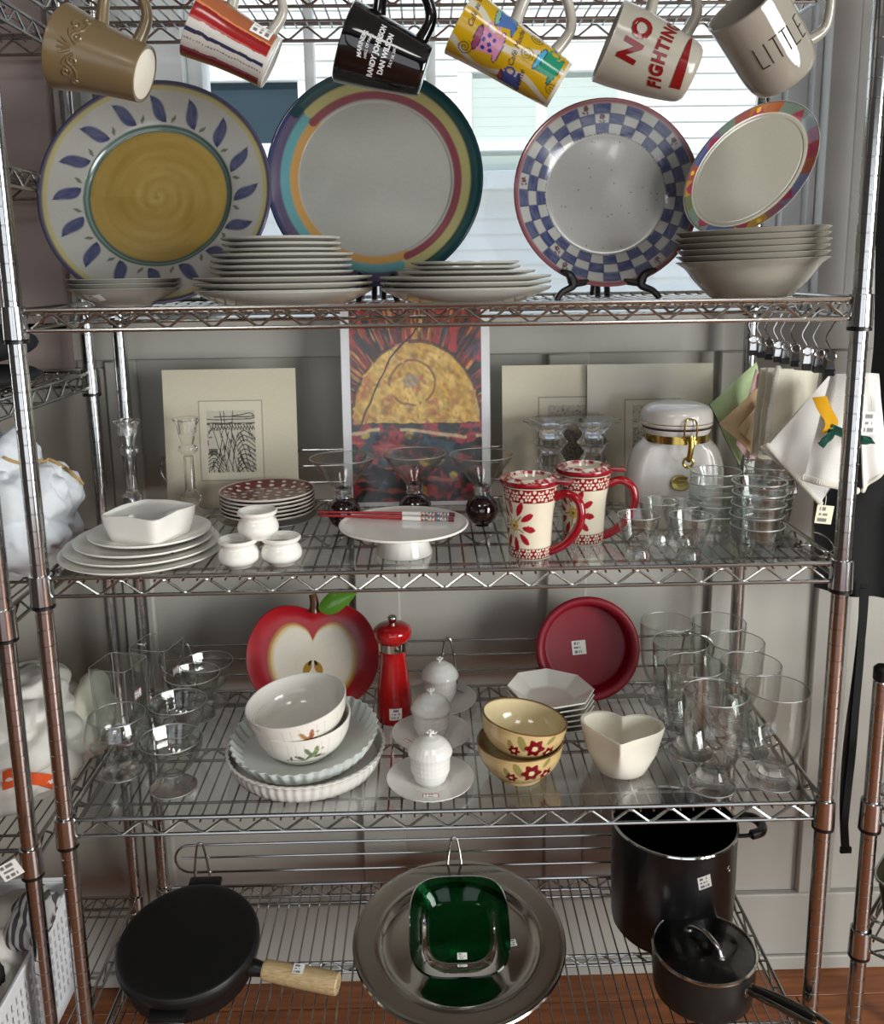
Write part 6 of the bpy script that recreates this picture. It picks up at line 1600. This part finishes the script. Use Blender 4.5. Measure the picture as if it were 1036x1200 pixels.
# ============================================================ black garment and strap beyond the right post
def hang_sheet(pts_l, pts_r, y0, y1, nfold, amp, th, nv=40, nu=40):
    zs = np.linspace(pts_l[0][1], pts_l[-1][1], nv); P = np.zeros((nu, nv, 3))
    xl = np.interp(-zs, [-z for x, z in pts_l], [x for x, z in pts_l]); xr = np.interp(-zs, [-z for x, z in pts_r], [x for x, z in pts_r])
    for j, z in enumerate(zs):
        for i in range(nu):
            a = i/(nu-1); x = xl[j]*(1-a)+xr[j]*a
            P[i, j] = (x, y0+(y1-y0)*a+amp*math.sin(a*PI*nfold+z*1.5)+.006*mnoise.noise((a*4, z*3, 1)), z-.02*math.sin(a*PI)*(j == nv-1))
    return P
g0 = aty(1014, 60, .26); g1 = aty(1024, 400, .26); g2 = aty(958, 600, .26); g3 = aty(957, 690, .26); gm = aty(1016, 520, .26)
P = hang_sheet([(g0.x+.01, 2.14), (g1.x+.006, g1.z), (gm.x, gm.z), (g2.x, g2.z), (g3.x, g3.z)], [(1.05, 2.14), (1.05, g3.z)], .26, .22, 7, .012, .004)
o = tag(MB().sheet(P, .006).build('black_garment', FABB), 'black garment hanging at the right edge behind the front post', 'garment')
b = MB(); st_ = [(1014, 685), (1010, 740), (1003, 800), (996, 850), (991, 900), (989, 950), (991, 1000)]
A = [aty(u, v, .22) for u, v in cr(st_, 5)]
b.sheet(np.array([[(a+Vector((-.008, 0, 0)))[:], a[:], (a+Vector((.008, .001, 0)))[:]] for a in A]), .0016)
A2 = [aty(u, v, .215) for u, v in cr([(1012, 690), (1009, 760), (1003, 830), (999, 880), (994, 925), (990, 965)], 5)]
b.sheet(np.array([[(a+Vector((-.007, 0, 0)))[:], a[:], (a+Vector((.007, .001, 0)))[:]] for a in A2]), .0016)
b.build('strap', FABB, o)
x0 = aty(984, 995, .22); e = MB(); e.box((x0.x+.001, .217, x0.z-.008), (x0.x+.022, .223, x0.z+.004), bev=.001); e.build('strap_end', FABB, o)

# ============================================================ left rack: cushions, bedding, linens, basket
XA = -.66
def blob(name, lobes, m, label, cat, wr=.004, res=5, cr_=90, group=None, parent=None, fscale=26):
    """soft bundle: outermost of several ellipsoids round a centre, with creases"""
    bm = bmesh.new(); bmesh.ops.create_icosphere(bm, subdivisions=res, radius=1)
    cen = sum((Vector(l[0]) for l in lobes), Vector())/len(lobes)
    for v in bm.verts:
        d = v.co.normalized(); best = 0
        for c, r in lobes:
            o = cen-Vector(c); R_ = Vector(r); o2 = Vector([o[i]/R_[i] for i in range(3)]); d2 = Vector([d[i]/R_[i] for i in range(3)])
            A = d2.dot(d2); B = o2.dot(d2); C = o2.dot(o2)-1; D = B*B-A*C
            if D > 0: best = max(best, (-B+math.sqrt(D))/A)
        p = cen+d*best
        n = mnoise.noise(p*fscale)+.5*mnoise.noise(p*fscale*2.3); rg = 1-abs(mnoise.noise(Vector((p.x*fscale*.8+p.z*9, p.y*fscale*.6, p.z*fscale*.4-p.x*8)))*2.6)
        v.co = p+d*(wr*n-wr*1.9*max(0, rg-.55)/.45)
    V = [v.co[:] for v in bm.verts]; Fc = [tuple(v.index for v in f.verts) for f in bm.faces]; bm.free()
    o = MB().add(V, Fc).build(name, m, parent, sharp=180)
    return tag(o, label, cat, group) if label else o
nt_ = {k: h-.0026 for k, h in zip((1, 2, 3, 4, 5, 6), (1.995, 1.748, 1.402, 1.092, .697, .283))}
CUSH = mat('charcoal_fabric', '#141518', .8, 0, .1, 20, .2, 300)
q = aty(22, 428, .24)
blob('cushion', [((-.80, .24, nt_[3]+.018), (.125, .14, .018))], CUSH, 'flat charcoal cushion lowest on the left rack shelf', 'cushion', .0015)
blob('cushion', [((-.81, .24, nt_[3]+.072), (.13, .14, .036))], CUSH, 'plump charcoal cushion lying on the flat one', 'cushion', .002)
from mathutils.bvhtree import BVHTree
def on_surface(o, u, v, off=.003, dy=.1):
    """point just proud of object o along the line of sight"""
    if 'bvh_'+o.name not in CACHE: CACHE['bvh_'+o.name] = BVHTree.FromPolygons([q.co[:] for q in o.data.vertices], [tuple(p_.vertices) for p_ in o.data.polygons])
    d = ray(u, v).normalized(); h = CACHE['bvh_'+o.name].ray_cast(CAM, d)
    return h[0]+h[1]*off if h[0] is not None else None
# duvet bundle with a gold cord
DUV = mat('white_duvet', '#dfe3e8', .85, 0, .03, 8, .25, 300)
zb4 = nt_[4]
bz = [aty(u, v, .17) for u, v in ((60, 640), (95, 560), (40, 480), (85, 520), (20, 560), (75, 600))]
o = blob('duvet_bundle', [((-.755, .16, zb4+.080), (.115, .14, .080)), ((-.665, .19, zb4+.135), (.060, .09, .058)), ((-.79, .15, zb4+.15), (.10, .12, .09)), ((-.745, .16, zb4+.20), (.030, .08, .085)), ((-.69, .18, zb4+.07), (.082, .11, .066)), ((-.80, .15, zb4+.235), (.028, .07, .06)), ((-.695, .18, zb4+.185), (.032, .07, .065)), ((-.715, .15, zb4+.14), (.07, .10, .07))], DUV, 'rolled white duvet tied with gold cord on the left rack', 'bedding', .0075, 6, fscale=30)
def cord(pts, y): return [aty(u, v, y)[:] for u, v in cr(pts, 6)]
zc_ = [on_surface(o, u, v, .0035) for u, v in cr([(4, 536), (24, 544), (44, 541), (60, 541), (78, 552), (95, 568), (106, 586)], 4)]
b = MB(); b.tube([p_[:] for p_ in zc_ if p_ is not None], .0026, 7); b.build('gold_cord', mat('gold_cord', '#b5945a', .6, 0, .1), o)
# white folded cloth with an orange band at the left edge
o = blob('folded_cloth', [((-.80, .05, zb4+.05), (.125, .09, .05)), ((-.82, .06, zb4+.075), (.105, .09, .045))], FABW, 'folded white cloth with orange band, below the duvet at left edge', 'cloth', .003, 5)
b = MB(); ORG = mat('orange_cloth', '#d9531c', .8, 0, .06)
def band(o, top, bot, name, m):
    T_ = [on_surface(o, u, v) for u, v in cr(top, 5)]; B_ = [on_surface(o, u, v) for u, v in cr(bot, 5)]
    P = np.array([[a[:], ((a+c)/2)[:], c[:]] for a, c in zip(T_, B_) if a is not None and c is not None])
    if len(P) > 6: P = np.stack([P[max(0, i-3):i+4].mean(0) for i in range(len(P))]); P[:, :, 1] -= .006
    if len(P) > 2: MB().sheet(P, .003).build(name, m, o)
    else: print('no band', name)
band(o, [(1, 668), (10, 662), (18, 655), (24, 648)], [(2, 690), (12, 685), (21, 675), (27, 662)], 'orange_band', ORG)
# lower: white linens with an orange stripe
z5 = nt_[5]
o = blob('folded_linen', [((-.76, .21, z5+.04), (.125, .18, .04)), ((-.755, .21, z5+.10), (.115, .165, .055)), ((-.77, .22, z5+.15), (.09, .15, .035))], FABW, 'stack of white linens with a bright orange stripe on the left rack', 'linen', .008, 6, fscale=16)
band(o, [(2, 905), (14, 898), (30, 900), (48, 905), (64, 907), (78, 911), (88, 920)], [(2, 925), (14, 922), (30, 917), (48, 919), (64, 922), (78, 928), (88, 938)], 'orange_stripe', ORG)
blob('napkin_pile', [((-.655, .31, z5+.05), (.032, .09, .05)), ((-.665, .31, z5+.10), (.028, .08, .05))], CLOTHS['cream'], 'cream napkin pile leaning at the rear corner of the left rack', 'napkin', .004, 4)
# perforated white basket with clothes
z6 = nt_[6]; BW_ = mat('white_basket_plastic', '#e6e6ea', .45, 0, .03)
t = thing('laundry_basket', (-.845, .05, z6), 'white perforated plastic basket at the lower left', 'basket')
def hole_wall(p0, p1, h, nx, nz, nm):
    """wall panel of bars leaving slots"""
    p0, p1 = Vector(p0), Vector(p1); d = p1-p0; b = MB(); L = d.length; ux = d.normalized(); n = Vector((0, 0, 1)).cross(ux)*.003
    M = Matrix((ux, n.normalized(), Vector((0, 0, 1)))).transposed().to_4x4(); M.translation = p0
    b.box((0, -.0015, 0), (L, .0015, .03), M); b.box((0, -.003, h-.02), (L, .003, h), M, .002, 1)
    for k in range(nz): z = .03+(h-.05)*(k+1)/nz; b.box((0, -.0015, z-.007), (L, .0015, z), M)
    for i in range(nx+1): x = L*i/nx; b.box((max(0, x-.0045), -.0012, .02), (min(L, x+.0045), .0012, h-.01), M)
    return b.build(nm, BW_, t)
hb = .20
hole_wall((.15, -.13, 0), (.15, .17, 0), hb, 18, 7, 'side_wall'); hole_wall((-.15, -.13, 0), (.15, -.13, 0), hb, 14, 7, 'end_wall'); hole_wall((-.15, .17, 0), (.15, .17, 0), hb, 14, 7, 'end_wall'); hole_wall((-.15, -.13, 0), (-.15, .17, 0), hb, 18, 7, 'side_wall')
MB().box((-.15, -.13, 0), (.15, .17, .004)).build('floor_plate', BW_, t)
rm_ = MB(); rm_.tube([(.152, -.132, hb), (.152, .172, hb), (-.152, .172, hb), (-.152, -.132, hb)], .006, 8, True); rm_.build('rim', BW_, t)
blob('clothing_pile', [((-.86, .03, z6+.12), (.10, .09, .09)), ((-.80, -.03, z6+.20), (.09, .08, .075))], FABB, 'black garment with a paper tag heaped in the white basket', 'garment', .004, 5)
o = bpy.data.objects['clothing_pile']
pt_ = aty(12, 1020, -.08); sticker(o, Matrix.Translation(pt_) @ Matrix.Rotation(-.5, 4, 'Y') @ Matrix.Rotation(PI/2, 4, 'X'), .034, .026, 12)
blob('white_cloth', [((-.765, .10, z6+.19), (.06, .10, .05)), ((-.755, .0, z6+.17), (.05, .10, .05))], FABW, 'white cloth spilling over the edge of the basket', 'cloth', .005, 5)
def strip_mat():
    m, tr, b = nodes('striped_knit'); co = tr.nodes.new('ShaderNodeTexCoord'); wv = tr.nodes.new('ShaderNodeTexWave'); wv.inputs['Scale'].default_value = 22; wv.inputs['Distortion'].default_value = 2
    r = tr.nodes.new('ShaderNodeValToRGB'); r.color_ramp.elements[0].color = (*lin('#4c4a4c'), 1); r.color_ramp.elements[1].color = (*lin('#c9c6c4'), 1); r.color_ramp.elements[0].position = .4; r.color_ramp.elements[1].position = .6
    tr.links.new(co.outputs['Object'], wv.inputs[0]); tr.links.new(wv.outputs[0], r.inputs[0]); tr.links.new(r.outputs[0], b.inputs['Base Color']); b.inputs['Roughness'].default_value = .9; return m
blob('striped_cloth', [((-.705, .08, z6+.235), (.030, .06, .045)), ((-.715, .10, z6+.22), (.04, .07, .035))], strip_mat(), 'grey and white striped cloth on top of the basket', 'cloth', .005, 5)

# right rack: dark wire basket
def rot_about(o, ang, px, py):
    o.matrix_world = Matrix.Translation((px, py, 0)) @ Matrix.Rotation(ang, 4, 'Z') @ Matrix.Translation((-px, -py, 0)) @ o.matrix_world
RA = math.radians(-42)
rot_about(nr, RA, .672, 0)
zb = .512-.0026
OLV = mat('olive_metal', '#3a3a22', .5, .3, .15)
t = thing('metal_basket', (.82, .03, zb), 'dark olive metal basket on the low right rack', 'basket'); t.rotation_euler.z = RA
b = MB()
ringsb = [squircle(.0005, .001, 48, 6), squircle(.075, .001, 48, 6), squircle(.088, .075, 48, 6), squircle(.092, .078, 48, 6), squircle(.086, .0775, 48, 6), squircle(.073, .004, 48, 6), squircle(.0005, .004, 48, 6)]
b.grid(np.array(ringsb), cv=True); b.build('body', OLV, t)
b = MB(); b.tube(squircle(.091, .078, 48, 6), .0025, 6, True); b.build('rim_wire', WIRE, t)
